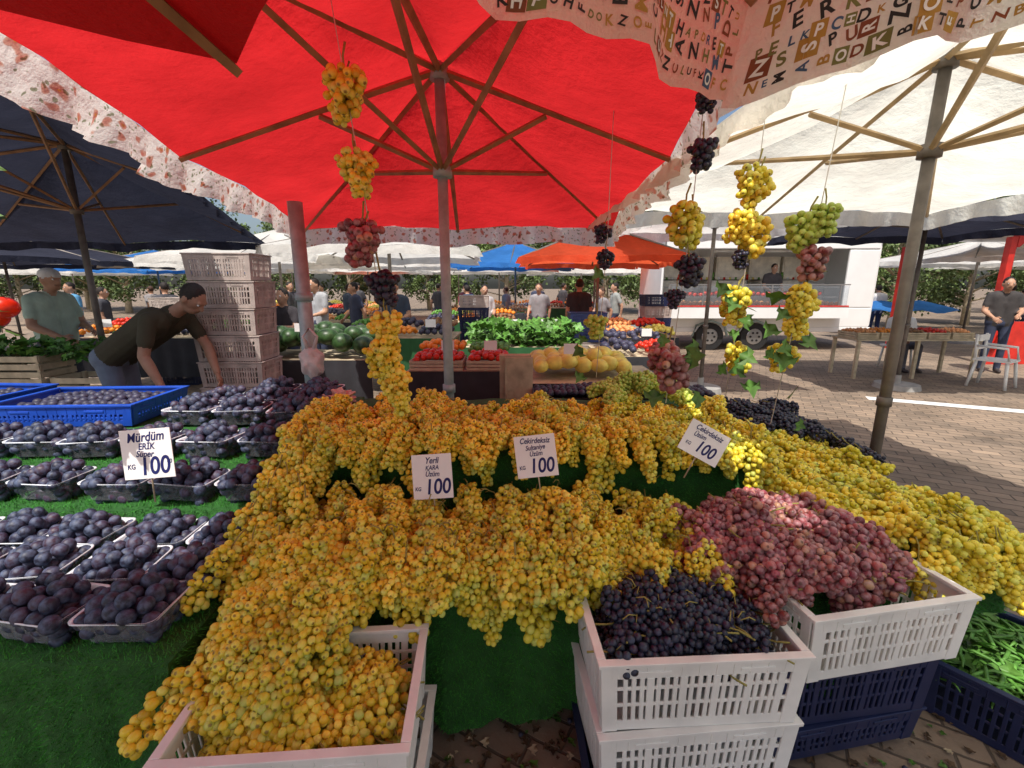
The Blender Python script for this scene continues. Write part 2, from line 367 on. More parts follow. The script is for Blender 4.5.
for k in range(90):
    if k%3==0: x,y=u(-.95,1.05),u(1.98,2.45); z=zB(x,y)+.05
    else: x,y=u(-.95,.72),u(1.45,1.88); z=zA(x,y)+.055
    a=u(0,6.28); c,s=math.cos(a)*.03,math.sin(a)*.03
    st.tube([(x,y,z-.02),(x+c*.5,y+s*.5,z+.005),(x+c*1.2,y+s*1.2,z+.012),(x+c*1.8,y+s*1.8,z+.004)],[.003,.0028,.0025,.0015],5)
st.obj('grape_stalks',[m_stem])
bp=E('black_grape_row')
field(bp,BK,1.35,1.9,2.7,3.25,lambda x,y:.80,.10,.11,(.4,-1,-.1),.6)
y=2.3
while y<3.2:
    put(BK,bp,(1.88,y,.79),(.5,-.5,-.5),.85); y+=.085
gp=E('green_grape_mound')
for k in range(18):
    a=u(0,6.28); q=u(0,.16); put(G_,gp,(.72+q*math.cos(a)*1.3,2.55+q*math.sin(a),1.14-q*.5),(math.cos(a),math.sin(a)-.4,-.35),.85)
# ------------------------------------------------------------------ crates
def crate_mesh(name,w,d,h,mat,tp=.05):
    mb=MB(); t=.008; hw,hd=w/2,d/2
    for sx,sy,L,ax in((0,-1,w,0),(0,1,w,0),(-1,0,d,1),(1,0,d,1)):
        def bx(s0,s1,z0,z1,th,out=0):
            c=(s0+s1)/2; l=s1-s0; zc=(z0+z1)/2
            if ax==0: mb.box((c,sy*(hd-t/2+out),zc),(l,th,z1-z0))
            else: mb.box((sx*(hw-t/2+out),c,zc),(th,l,z1-z0))
        H=L/2
        if ax==0: bx(-H-.009,H+.009,h-.012,h,.026,.0)
        else: bx(-H+.0175,H-.0175,h-.012,h,.026,.0)
        e1=.001 if ax==0 else -.012
        bx(-H-e1,H+e1,h-.055,h-.0125,t,.002)
        bx(-H+.012,H-.012,0,.035,t,0)
        for z in (.38,.62): bx(-H+.012,H-.012,h*z-.006,h*z+.006,t*.8,.001)
        if ax==0: bx(-H-.002,-H+.045,.0,h-.013,t,.0035); bx(H-.045,H+.002,0,h-.013,t,.0035)
        else: bx(-H+.0095,-H+.045,.001,h-.014,t,.0037); bx(H-.045,H-.0095,.001,h-.014,t,.0037)
        n=int((L-.09)/.024); 
        for i in range(1,n):
            c=-H+.045+(L-.09)*i/n; wv=.013 if i%4 else .022
            bx(c-wv/2,c+wv/2,.034,h-.054,t*.9,.0025)
        for s in(-.25,.25): bx(L*s-.05,L*s+.05,h-.042,h-.030,t,.005)
        for i in range(int(L/.05)): c=-H+.03+i*.05; bx(c-.002,c+.002,h-.052,h-.0128,t,.0042)
    mb.box((0,0,.006),(w-.02,d-.02,.008))
    mb.v=[(x*(1-tp*(1-z/h)),y*(1-tp*(1-z/h)),z) for x,y,z in mb.v]
    me=bpy.data.meshes.new(name); me.from_pydata(mb.v,[],mb.f); me.materials.append(mat); me.update(); return me
cw=crate_mesh('white_crate_mesh',.60,.41,.24,m_cw); cn=crate_mesh('navy_crate_mesh',.60,.40,.24,m_cb); cg=crate_mesh('pink_crate_mesh',.58,.38,.235,m_cg)
cbm=crate_mesh('blue_crate_mesh',.76,.46,.12,m_cblue); clow=crate_mesh('low_navy_mesh',.60,.40,.145,m_cb)
def crate(name,me,loc,rz=0):
    o=link(name,me,None,loc,(0,0,rz)); bev(o,.0015); return o
crate('white_plastic_crate',cw,(-.57,1.06,.31),rad(4)); crate('white_plastic_crate',cw,(-.56,1.07,.065),rad(2))
def incrate(name,ms,cx,cy,rz,z,dome,n=7,sc=.95,hw=.26,hd=.17,lay=2):
    e=E(name); 
    for l in range(lay):
        for i in range(n):
            for j in range(5):
                x=-hw+2*hw*(i+.5+u(-.35,.35))/n; y=-hd+2*hd*(j+.5+u(-.35,.35))/5
                zz=z+dome*(1-(x/hw)**2*.7)*(1-(y/hd)**2*.7)-l*.06+u(-.015,.015)
                q=Matrix.Rotation(rz,3,'Z')@Vector((x,y,0)); a=u(0,6.28)
                v=Vector((math.cos(a),math.sin(a),0))
                p=Vector((cx+q.x,cy+q.y,zz))-v*.07*1
                lx=(Matrix.Rotation(-rz,3,'Z')@(p+v*.18-Vector((cx,cy,zz))))
                if abs(lx.x)>hw-.02 or abs(lx.y)>hd-.0:
                    v=(Vector((cx,cy,0))-Vector((cx+q.x,cy+q.y,0))); v=v.normalized() if v.length>.01 else Vector((1,0,0)); p=Vector((cx+q.x,cy+q.y,zz))
                put(ms,e,p,(v.x,v.y,-.12),sc)
    return e
incrate('yellow_grapes_in_crate',Y_,-.57,1.05,rad(4),.475,.03,hw=.25,hd=.16)
for z,me in((.39,cw),(.149,cw)): crate('white_plastic_crate',me,(.535,1.265,z),rad(3+ (z<.3)*2))
crate('navy_plastic_crate',clow,(.53,1.27,.002),rad(1))
incrate('black_grapes_in_crate',BK,.535,1.265,rad(3),.605,.07,hw=.25,hd=.16)
st=MB()
for k in range(34):
    x,y=.535+u(-.22,.22),1.265+u(-.14,.14); a=u(0,6.28); z=.695+u(-.02,.01)
    st.tube([(x,y,z),(x+math.cos(a)*.02,y+math.sin(a)*.02,z+.012),(x+math.cos(a)*.045,y+math.sin(a)*.045,z+.004)],[.002,.0018,.0015],5)
st.obj('grape_stalks',[m_stem])
crate('white_plastic_crate',cw,(1.17,1.42,.43),rad(10)); crate('navy_plastic_crate',cn,(1.14,1.46,.185),rad(8)); crate('navy_plastic_crate',clow,(1.14,1.47,.035),rad(10))
rp=E('red_grape_heap')
for k in range(150):
    x=u(-.40,.17); y=u(-.11,.36)
    if x>.05 and y>.16: continue
    q=Matrix.Rotation(rad(10),3,'Z')@Vector((x,y,0))
    h=.655+.17*max(0,1-((x+.16)/.46)**2-((y-.17)/.38)**2)
    a=u(0,6.28); dx,dy=math.cos(a)*.7-.2*(x>.0),math.sin(a)*.7+(.7 if y<.0 else -.25); put(RD,rp,(1.15+q.x,1.40+q.y,h+u(-.055,.03)),(dx,dy,-.25),.95)
crate('navy_plastic_crate',cn,(1.97,1.50,.003),rad(37))
def leaf(mb,c,d,n,s,mi=0):
    d=Vector(d).normalized(); n=Vector(n).normalized(); x=d.cross(n).normalized()
    pr=[(0,0),(.35,.25),(.55,.1),(.42,.55),(.25,.55),(.0,1.0)]
    pts=[(a,b) for a,b in pr]+[(-a,b) for a,b in pr[1:-1]][::-1]
    vs=[Vector(c)+x*a*s+d*b*s+n*(.12*s*math.sin(b*3)) for a,b in pts]+[Vector(c)+d*.45*s]
    k=len(pts); mb.add(vs,[(i,(i+1)%k,k) for i in range(k)],mi,True)
lf=MB()
for k in range(420):
    q=Matrix.Rotation(rad(37),3,'Z')@Vector((u(-.25,.25),u(-.16,.16),0)); a=u(0,6.28); l=u(.05,.075); c,s=math.cos(a),math.sin(a); z=.16+u(0,.075); bx,by=1.97+q.x,1.50+q.y; kk=u(-.02,.02)
    lf.tube([(bx-c*l,by-s*l,z),(bx-c*l*.4-s*kk,by-s*l*.4+c*kk,z+u(0,.012)),(bx+c*l*.4-s*kk,by+s*l*.4+c*kk,z+u(0,.012)),(bx+c*l,by+s*l,z)],[.002,.0075,.0075,.002],6,k%3 and 0 or 1,True,.7)
for k in range(30):
    q=Matrix.Rotation(rad(37),3,'Z')@Vector((u(-.25,.25),u(-.16,.16),0)); leaf(lf,(1.97+q.x,1.50+q.y,.2+u(0,.05)),(u(-1,1),u(-1,1),u(-.2,.5)),(u(-.5,.5),u(-.5,.5),1),u(.05,.09),2)
lf.obj('green_beans',[m_bean,m_grnv,m_leaf])
# ------------------------------------------------------------------ plum punnets
def punnet(seed):
    rg=random.Random(seed); mb=MB(); w,d,h=.25,.185,.085
    def ring(w,d,z,r=.025,n=4):
        o=[]
        for cx,cy,a0 in((1,1,0),(-1,1,90),(-1,-1,180),(1,-1,270)):
            for i in range(n+1):
                a=rad(a0+90*i/n); o.append((cx*(w/2-r)+r*math.cos(a),cy*(d/2-r)+r*math.sin(a),z))
        return o
    rs=[ring(w*.8,d*.78,.002),ring(w*.84,d*.82,.03),ring(w*.92,d*.92,.06),ring(w*.96,d*.96,h-.004),ring(w*1.02,d*1.03,h),ring(w*1.02,d*1.03,h-.005)]
    n=len(rs[0]); V=[p for r in rs for p in r]; F=[(i*n+k,i*n+(k+1)%n,(i+1)*n+(k+1)%n,(i+1)*n+k) for i in range(len(rs)-1) for k in range(n)]
    mb.add(V,F,0,True); mb.add(rs[0],[tuple(range(n))],0)
    me=bpy.data.meshes.new('punnet'); 
    v,f=ico(3); nv=len(v); pts=[]
    for z,nx,ny,s in((.026,5,3,.78),(.062,5,4,.9),(.094,5,4,.98),(.128,4,3,.75)):
        for i in range(nx):
            for j in range(ny):
                pts.append(((-.5+(i+.5)/nx)*w*s+rg.uniform(-.009,.009),(-.5+(j+.5)/ny)*d*s*1.02+rg.uniform(-.009,.009),z+rg.uniform(-.01,.01)-.012*abs(i-nx/2+.5)))
    V=[tuple(x) for x in mb.v]; F=list(mb.f); mi=[0]*len(F); cc=[(0,0,0,0)]*len(V)
    for p in pts:
        r=rg.uniform(.020,.0265); e=rg.uniform(1.05,1.2); c=rg.random(); o=len(V)
        Rm=np.array(Matrix.Rotation(rg.uniform(0,6),3,'Z')@Matrix.Rotation(rg.uniform(0,3),3,'X'))
        W=(v*np.array([r,r,r*e]))@Rm.T+np.array(p); V+=W.tolist(); F+=[[q+o for q in k] for k in f]; mi+=[1]*len(f); cc+=[(c,.9 if q[2]>.97 else 0,0,1) for q in v]
    me.from_pydata(V,[],F); me.materials.append(m_clear); me.materials.append(m_plum)
    me.polygons.foreach_set('material_index',mi); me.polygons.foreach_set('use_smooth',[True]*len(F))
    at=me.color_attributes.new('col','FLOAT_COLOR','POINT'); at.data.foreach_set('color',np.array(cc,dtype=np.float32).ravel()); me.update(); return me
PN=[punnet(i) for i in range(5)]
def pun(x,y,z,tilt=0): 
    o=link('plum_punnet',R.choice(PN),None,(x,y,z+.012),(rad(tilt)+u(-.03,.03),u(-.04,.04),u(-.14,.14)+(math.pi if R.random()<.5 else 0))); return o
for x in(-1.17,-1.43,-1.70,-1.97,-2.24): pun(x+u(-.01,.01),1.20+u(-.015,.015),.60)
for x in(-1.12,-1.39,-1.66,-1.93,-2.20,-2.47): pun(x+u(-.015,.015),1.405+u(-.015,.015),.605)
for x in(-1.12,-1.39,-1.66,-1.93,-2.20,-2.47): pun(x+u(-.015,.015),1.61+u(-.01,.01),.61)
for x in(-1.14,-1.43,-1.72,-2.02,-2.32,-2.62): pun(x+u(-.015,.015),1.855+u(-.01,.01),.735)
for x in(-1.20,-1.48,-1.76,-2.04,-2.32,-2.6): pun(x+u(-.015,.015),2.125+u(-.01,.01),.825)
for x in(-1.20,-1.48,-1.75): 
    pun(x+u(-.02,.02),2.38,.905); pun(x+u(-.02,.02)+.03,2.60,.91)
for x in(-1.22,-1.50): pun(x,2.80,.915)
crate('blue_plastic_crate',cbm,(-2.40,2.50,.915),rad(3)); crate('blue_plastic_crate',cbm,(-3.25,2.55,.925),rad(-3))
def heap(name,x0,x1,y0,y1,z,r,mat,dome=.08,sp=1.75,parent=None,lvl=2,el=1.0,jz=.4):
    mb=MB(); nx=max(1,int((x1-x0)/(r*sp))); ny=max(1,int((y1-y0)/(r*sp)))
    for i in range(nx):
        for j in range(ny):
            a=(i+.5)/nx; b=(j+.5)/ny
            zz=z+dome*math.sin(math.pi*a)**.5*math.sin(math.pi*b)**.5+u(-jz,jz)*r
            mb.ball((x0+(x1-x0)*a+u(-.3,.3)*r,y0+(y1-y0)*b+u(-.3,.3)*r,zz),(r*u(.88,1.08),r*el*u(.9,1.05),r*u(.85,1)),lvl,0,Matrix.Rotation(u(0,3),3,'Z'))
    return mb.obj(name,[mat] if not isinstance(mat,list) else mat,parent)
m_plum2=M('plum_skin_far',(.045,.045,.08),.5,.5,30)
heap('plums_in_blue_crate',-2.74,-2.07,2.30,2.70,.975,.025,m_plum2,.045); heap('plums_in_blue_crate',-3.58,-2.92,2.35,2.75,.985,.025,m_plum2,.045)
# ------------------------------------------------------------------ price signs
def sign(name,loc,w,h,rx,rz,ry,lines):
    e=E(name); e.location=loc; e.rotation_euler=(rad(rx),rad(ry),rad(rz))
    mb=MB(); mb.box((0,0,0),(w,.003,h)); mb.obj('card',[m_card],e)
    mb=MB(); mb.tube([(0,.006,-h*.5-.10),(0,.006,h*.3)],[.003,.003],6); mb.obj('stake',[m_woodb],e)
    for s,x,z,size,sh in lines:
        c=bpy.data.curves.new('lettering','FONT'); c.body=s; c.size=size; c.align_x='CENTER'; c.align_y='CENTER'; c.shear=sh; c.offset=size*.018; c.extrude=.0003
        c.materials.append(m_ink); o=link('lettering',c,e,(x,-.0022,z),(rad(90),rad(u(-3,3)),0)); o.scale=(.82,1,1)
sign('price_sign',(-1.46,1.70,.99),.20,.20,-8,2,-4,[('Mürdüm',0,.068,.052,.25),('ERİK',0,.030,.036,.2),('Süper',-.01,0,.036,.3),('100',.022,-.052,.10,.15),('KG',-.068,-.05,.028,.1),('00',.084,-.035,.024,.1)])
sign('price_sign',(-.33,1.74,.875),.165,.185,-12,0,-4,[('Yerli',0,.066,.036,.3),('KARA',0,.036,.026,.25),('Üzüm',.0,.010,.030,.25),('100',.018,-.045,.088,.15),('KG',-.062,-.05,.022,.1)])
sign('price_sign',(.10,1.765,.955),.17,.175,-12,-4,-8,[('Çekirdeksiz',0,.064,.032,.25),('Sultaniye',0,.036,.028,.25),('Üzüm',0,.010,.028,.25),('100',.018,-.043,.085,.15),('KG',-.062,-.045,.022,.1)])
sign('price_sign',(.81,1.80,1.00),.18,.14,-14,-8,28,[('Çekirdeksiz',0,.046,.032,.25),('Üzüm',-.03,.018,.028,.25),('100',.018,-.026,.072,.15),('KG',-.06,-.03,.02,.1)])
# ------------------------------------------------------------------ umbrellas
def glyphs():
    out={}
    for ch in 'ABCDEFGHKLMNOPRSTUZ':
        c=bpy.data.curves.new('g','FONT'); c.body=ch; c.size=1; c.align_x='CENTER'; c.offset=.03
        o=bpy.data.objects.new('g',c); COL.objects.link(o)
        me=bpy.data.meshes.new_from_object(o); out[ch]=([tuple(v.co) for v in me.vertices],[tuple(p.vertices) for p in me.polygons])
        bpy.data.objects.remove(o); 
    return out
def umbrella(name,c,rim,rz,az,mat,ribmat=m_wood,polemat=m_metal,pr=.03,runner=None,val=None,vmat=None,foot=True,ribw=.022,letters=False,sub=8,sag=.11,pole=True):
    e=E(name); n=len(rim); A=Vector((c[0],c[1],az)); nr=12
    rim=[(p[0],p[1],p[2] if len(p)>2 else rz) for p in rim]
    def per(i,t):
        a=Vector(rim[i]); b=Vector(rim[(i+1)%n]); p=a.lerp(b,t); k=4*t*(1-t)
        return Vector((p.x+(A.x-p.x)*.035*k,p.y+(A.y-p.y)*.035*k,p.z+.03*k))
    rims=[per(i,j/sub) for i in range(n) for j in range(sub)]; K=len(rims)
    V=[tuple(A)];F=[]
    for r in range(1,nr+1):
        f=r/nr
        for k,p in enumerate(rims):
            t=(k%sub)/sub; s=4*t*(1-t)
            q=A.lerp(p,f); V.append((q.x,q.y,A.z+(p.z-A.z)*f**.92-sag*s*math.sin(math.pi*f)*.8+.009*math.sin(k*2.1+r*1.3)*f*s+.006*math.sin(r*2.4+k*.5)*s))
    for k in range(K): F.append((0,1+k,1+(k+1)%K))
    for r in range(nr-1):
        for k in range(K): a=1+r*K+k; b=1+r*K+(k+1)%K; F.append((a,a+K,b+K,b))
    mb=MB(); mb.add(V,F,0,True); mb.obj('canopy',[mat],e)
    if val:
        pts=[rims[k].copy() for k in range(K)]+[rims[0].copy()]
        path=[]; 
        for a,b in zip(pts,pts[1:]):
            for j in range(4): path.append(a.lerp(b,j/4))
        path.append(pts[-1]); S=[0]
        for a,b in zip(path,path[1:]): S.append(S[-1]+(b-a).length)
        rows=5; V=[];F=[];UV=[]
        cen=Vector((A.x,A.y,0))
        def vp(i,h):
            p=path[i]; o=(Vector((p.x,p.y,0))-cen).normalized(); s=S[i]
            w=h*(.05+.035*math.sin(s*17)+.02*math.sin(s*41+1)); return Vector((p.x+o.x*w,p.y+o.y*w,p.z-val*h-.012*h*math.sin(s*9)))
        for i in range(len(path)):
            for j in range(rows+1): V.append(tuple(vp(i,j/rows))); UV.append((S[i],val*j/rows))
        m=rows+1
        for i in range(len(path)-1):
            for j in range(rows): F.append((i*m+j,i*m+j+1,(i+1)*m+j+1,(i+1)*m+j))
        mb=MB(); mb.add(V,F,0,True); o=mb.obj('valance',[vmat or mat],e)
        uvl=o.data.uv_layers.new(name='UVMap'); li=np.zeros(len(o.data.loops),dtype=np.int32); o.data.loops.foreach_get('vertex_index',li)
        uvl.data.foreach_set('uv',np.array(UV)[li].ravel())
        if letters:
            G=glyphs(); mb=MB(); tot=S[-1]
            def mp(s,hm,off=.003):
                h=max(0,min(1,hm/val)); s=min(max(s,0),tot-1e-4); i=min(bisect.bisect_right(S,s)-1,len(path)-2); t=(s-S[i])/(S[i+1]-S[i])
                a=vp(i,h); b=vp(i+1,h); p=a.lerp(b,t); o=(Vector((p.x,p.y,0))-cen).normalized(); return p-o*off
            row=0; hm=.012
            while hm<val-.006:
                hs=.018 if row%2 else .024
                s=u(0,.02)
                while s<tot-.05:
                    ch=R.choice(list(G)); vs,fs=G[ch]; sz=hs*u(.7,1.35); an=u(-.3,.3) if R.random()<.75 else 1.57
                    mi=R.choice([0,0,1,2,3,4]); cx=s+sz*.45
                    if R.random()<.18:
                        w2,h2=sz*.55,sz*.55; bc=R.choice([1,2,3,4,4]); gx=[(-1,-1),(0,-1),(1,-1),(1,1),(0,1),(-1,1)]
                        mb.add([mp(cx+a*w2,hm+b*h2,.002) for a,b in gx],[(0,1,4,5),(1,2,3,4)],bc); mi=5
                    P=[]
                    for x,y,z in vs:
                        x,y=x*sz,y*sz-sz*.35; xx=x*math.cos(an)-y*math.sin(an); yy=x*math.sin(an)+y*math.cos(an)
                        P.append(mp(cx-xx,hm-yy))
                    mb.add(P,fs,mi,False)
                    s+=sz*u(.9,1.3)
                hm+=hs*1.08; row+=1
            mb.obj('printed_letters',m_lets+[m_card],e)
    mb=MB(); rn=Vector((c[0],c[1],runner if runner else az-.45))
    for p in rim:
        q=Vector((p[0],p[1],p[2]-.015)); a=A+Vector((0,0,-.045)); mb.tube([a,a.lerp(q,.5)+Vector((0,0,.005)),q],[ribw*.72,ribw*.68,ribw*.55],4,sm=False)
        mb.tube([rn,a.lerp(q,.48)-Vector((0,0,.02))],[ribw*.6,ribw*.6],4,sm=False)
    mb.obj('ribs_and_struts',[ribmat],e)
    if pole:
        mb=MB(); mb.tube([(c[0],c[1],0),(c[0],c[1],az+.03)],[pr,pr*.95],14); mb.tube([(c[0],c[1],rn.z-.03),(c[0],c[1],rn.z+.03)],[pr*1.8,pr*1.8],12); mb.tube([(c[0],c[1],az-.09),(c[0],c[1],az-.02)],[pr*1.8,pr*1.5],12)
        mb.tube([(c[0],c[1],1.0),(c[0],c[1],1.05)],[pr*1.3,pr*1.3],12)
        mb.obj('pole',[polemat],e)
        if foot: mb=MB(); mb.tube([(c[0],c[1],.002),(c[0],c[1],.08),(c[0],c[1],.09),(c[0],c[1],.22)],[.32,.30,.05,.045],20,sm=False); mb.obj('base',[m_concrete],e)
    return e
def rect(c0,c1,c2,c3):
    q=[c0,c1,c2,c3]; o=[]
    for i in range(4):
        a,b=q[i],q[(i+1)%4]; o+= [a,tuple((s+t)/2 for s,t in zip(a,b))]
    return o
def ngon(c,r,n,a0): return [(c[0]+r*math.cos(rad(a0+360*i/n)),c[1]+r*math.sin(rad(a0+360*i/n))) for i in range(n)]
umbrella('red_market_umbrella',(-.39,2.72),rect((.64,.40,2.40),(.95,4.5,2.16),(-1.98,4.5,2.16),(-1.36,.40,2.40)),2.16,2.82,m_redc,runner=2.27,val=.15,vmat=m_flor,ribw=.026,sub=12)
umbrella('red_market_umbrella',(-.83,-.32),ngon((-.83,-.32),1.36,6,78),2.08,2.42,m_dred)
umbrella('lettered_market_umbrella',(.45,-.47),ngon((.45,-.47),1.40,8,91),2.16,2.44,m_cream,val=.15,vmat=m_cream,letters=True)
umbrella('cream_market_umbrella',(2.05,2.4),rect((3.9,.55),(3.75,4.3),(.75,4.35),(.85,.55)),2.27,2.74,m_cream,ribmat=m_woodl,polemat=m_gold,pr=.028,runner=2.29,val=.12,vmat=m_cream,ribw=.024,foot=False,sub=12)
umbrella('navy_market_umbrella',(-4.2,4.6),rect((-2.3,2.1,2.78),(-3.35,6.4,2.2),(-7.2,6.4,2.2),(-6.2,2.1,2.78)),2.18,2.98,m_navy,polemat=m_gold,val=.10,runner=2.35)
def bgu(name,x,y,r,mat,rz=2.1,az=2.7,val=.12,a=45):
    umbrella(name,(x,y),rect(*ngon((x,y),r*1.35,4,a)),rz,az,mat,ribmat=m_gold,polemat=m_gold,val=val,sub=4,ribw=.03)
bgu('orange_market_umbrella',1.6,8.6,1.45,m_orng,2.08,2.75,.1,40)
bgu('white_market_umbrella',-2.0,7.6,1.5,m_white,2.15,2.7,.12,50)
bgu('navy_market_umbrella',6.3,7.2,1.6,m_navy,2.5,2.95,.12,42)
bgu('white_market_umbrella',-5.0,10,1.8,m_white,2.15,2.8,.12,48)
bgu('blue_market_umbrella',.1,13.5,1.7,m_blue,2.2,2.9,.12,40)
bgu('white_market_umbrella',-3.4,13,1.8,m_white,2.2,2.9,.12,44)
bgu('red_market_umbrella',2.6,14.5,1.7,m_orng,2.3,3.0,.12,44)
bgu('white_market_umbrella',-8.5,14,2.2,m_white,2.2,2.9,.12,44)
bgu('white_market_umbrella',-.5,18,2.2,m_white,2.2,3.0,.12,44)
bgu('white_market_umbrella',-5.6,18,2.2,m_white,2.2,3.0,.12,44)
bgu('white_market_umbrella',3.0,20,2.4,m_white,2.2,3.0,.12,44)
bgu('white_market_umbrella',3.0,7.0,1.3,m_white,2.5,2.95,.12,50)
bgu('navy_market_umbrella',-12,11,2.4,m_navy,2.2,2.9,.12,44)
bgu('blue_market_umbrella',-13,17,2.2,m_blue,2.2,2.9,.12,44)
bgu('white_market_umbrella',-19,20,2.6,m_white,2.2,3.0,.12,44)
bgu('white_market_umbrella',9.5,5.0,2.0,m_cream,2.3,2.8,.12,44)
bgu('white_market_umbrella',13,13,2.2,m_white,2.3,2.9,.12,44)
bgu('white_market_umbrella',17.5,15,2.4,m_white,2.3,2.9,.12,44)
bgu('white_market_umbrella',-9.5,20,2.4,m_white,2.3,3.2,.12,44)
bgu('white_market_umbrella',-2.6,22.5,2.4,m_white,2.3,3.3,.12,44)
bgu('orange_market_umbrella',-6.6,22,2.2,m_orng,2.4,3.3,.12,44)
mb=MB(); mb.tube([(-1.34,2.95,0),(-1.34,2.95,2.15)],[.045,.045],14); mb.tube([(-1.34,2.95,1.55),(-1.34,2.95,1.6)],[.055,.055],14); mb.obj('grey_support_pole',[m_metal])
# ------------------------------------------------------------------ hanging strings of grapes
def hang(name,x0,y0,z0,x1,z1,items,leaves=0):
    e=E(name); mb=MB(); mb.tube([(x0,y0,z0),((x0+x1)/2+.01,y0,(z0+z1)/2),(x1,y0,z1)],[.0018]*3,5); mb.obj('string',[m_string],e)
    lm=MB()
    for (z,ms,sc,ln) in items:
        t=(z0-z)/(z0-z1); x=x0+(x1-x0)*t
        for k in range(ln): put(ms,e,(x+u(-.02,.02),y0+u(-.02,.02),z+.07*sc-k*.03),(u(-.3,.3),u(-.2,.2),-1),sc)
    for k in range(leaves):
        z=z1+u(0,.4)*(z0-z1); leaf(lm,(x1+u(-.08,.08),y0-.04+u(-.05,.03),z),(u(-1,1),u(-.3,.3),u(-1,.3)),(u(-.4,.4),-1,.4),u(.05,.085))
    if leaves: lm.obj('vine_leaves',[m_leaf],e)
hang('hanging_grape_string',-.56,1.6,2.55,-.43,1.2,[(2.26,YH,1.05,2),(2.03,YH,.95,2),(1.80,RH,1.1,2),(1.64,BH,1.0,1),(1.51,YH,.9,2),(1.42,YH,.95,2),(1.32,YH,.95,2),(1.23,YH,.8,1)])
hang('hanging_grape_string',.66,1.7,2.5,.60,1.2,[(2.25,BH,.7,1),(2.09,BH,.95,1),(1.88,YH,1.05,2),(1.70,BH,.95,1),(1.60,BH,.6,1),(1.37,RH,1.15,2)],5)
hang('hanging_grape_string',.92,1.8,2.4,.88,1.2,[(2.03,YH,.95,2),(1.87,YH,1.05,2),(1.74,BH,.7,1),(1.59,YH,.95,2),(1.37,YH,.9,1)],10)
hang('hanging_grape_string',1.17,1.75,2.45,1.05,1.1,[(1.88,GH,1.0,2),(1.74,RH,.9,1),(1.60,YH,.9,2),(1.49,YH,.85,1),(1.37,YH,.9,1)],10)
hang('hanging_grape_string',.45,2.2,2.5,.42,1.2,[(1.88,BH,.75,1),(1.77,BH,.75,1),(1.46,GH,.9,1)],4)
he=E('hanging_pomegranates'); mb=MB()
for z in(1.82,1.55,1.58): mb.ball((-1.64+u(-.03,.03),1.45,z),(.036,.036,.034),3,0); 
mb.tube([(-1.64,1.45,2.3),(-1.64,1.45,1.5)],[.002,.002],5,1)
for k in range(22): leaf(mb,(-1.64+u(-.06,.06),1.45+u(-.04,.04),u(1.5,2.05)),(u(-1,1),u(-1,1),u(-1,.2)),(u(-.4,.4),-1,.4),u(.04,.07),2)
mb.obj('fruit',[m_tom,m_string,m_leaf],he)
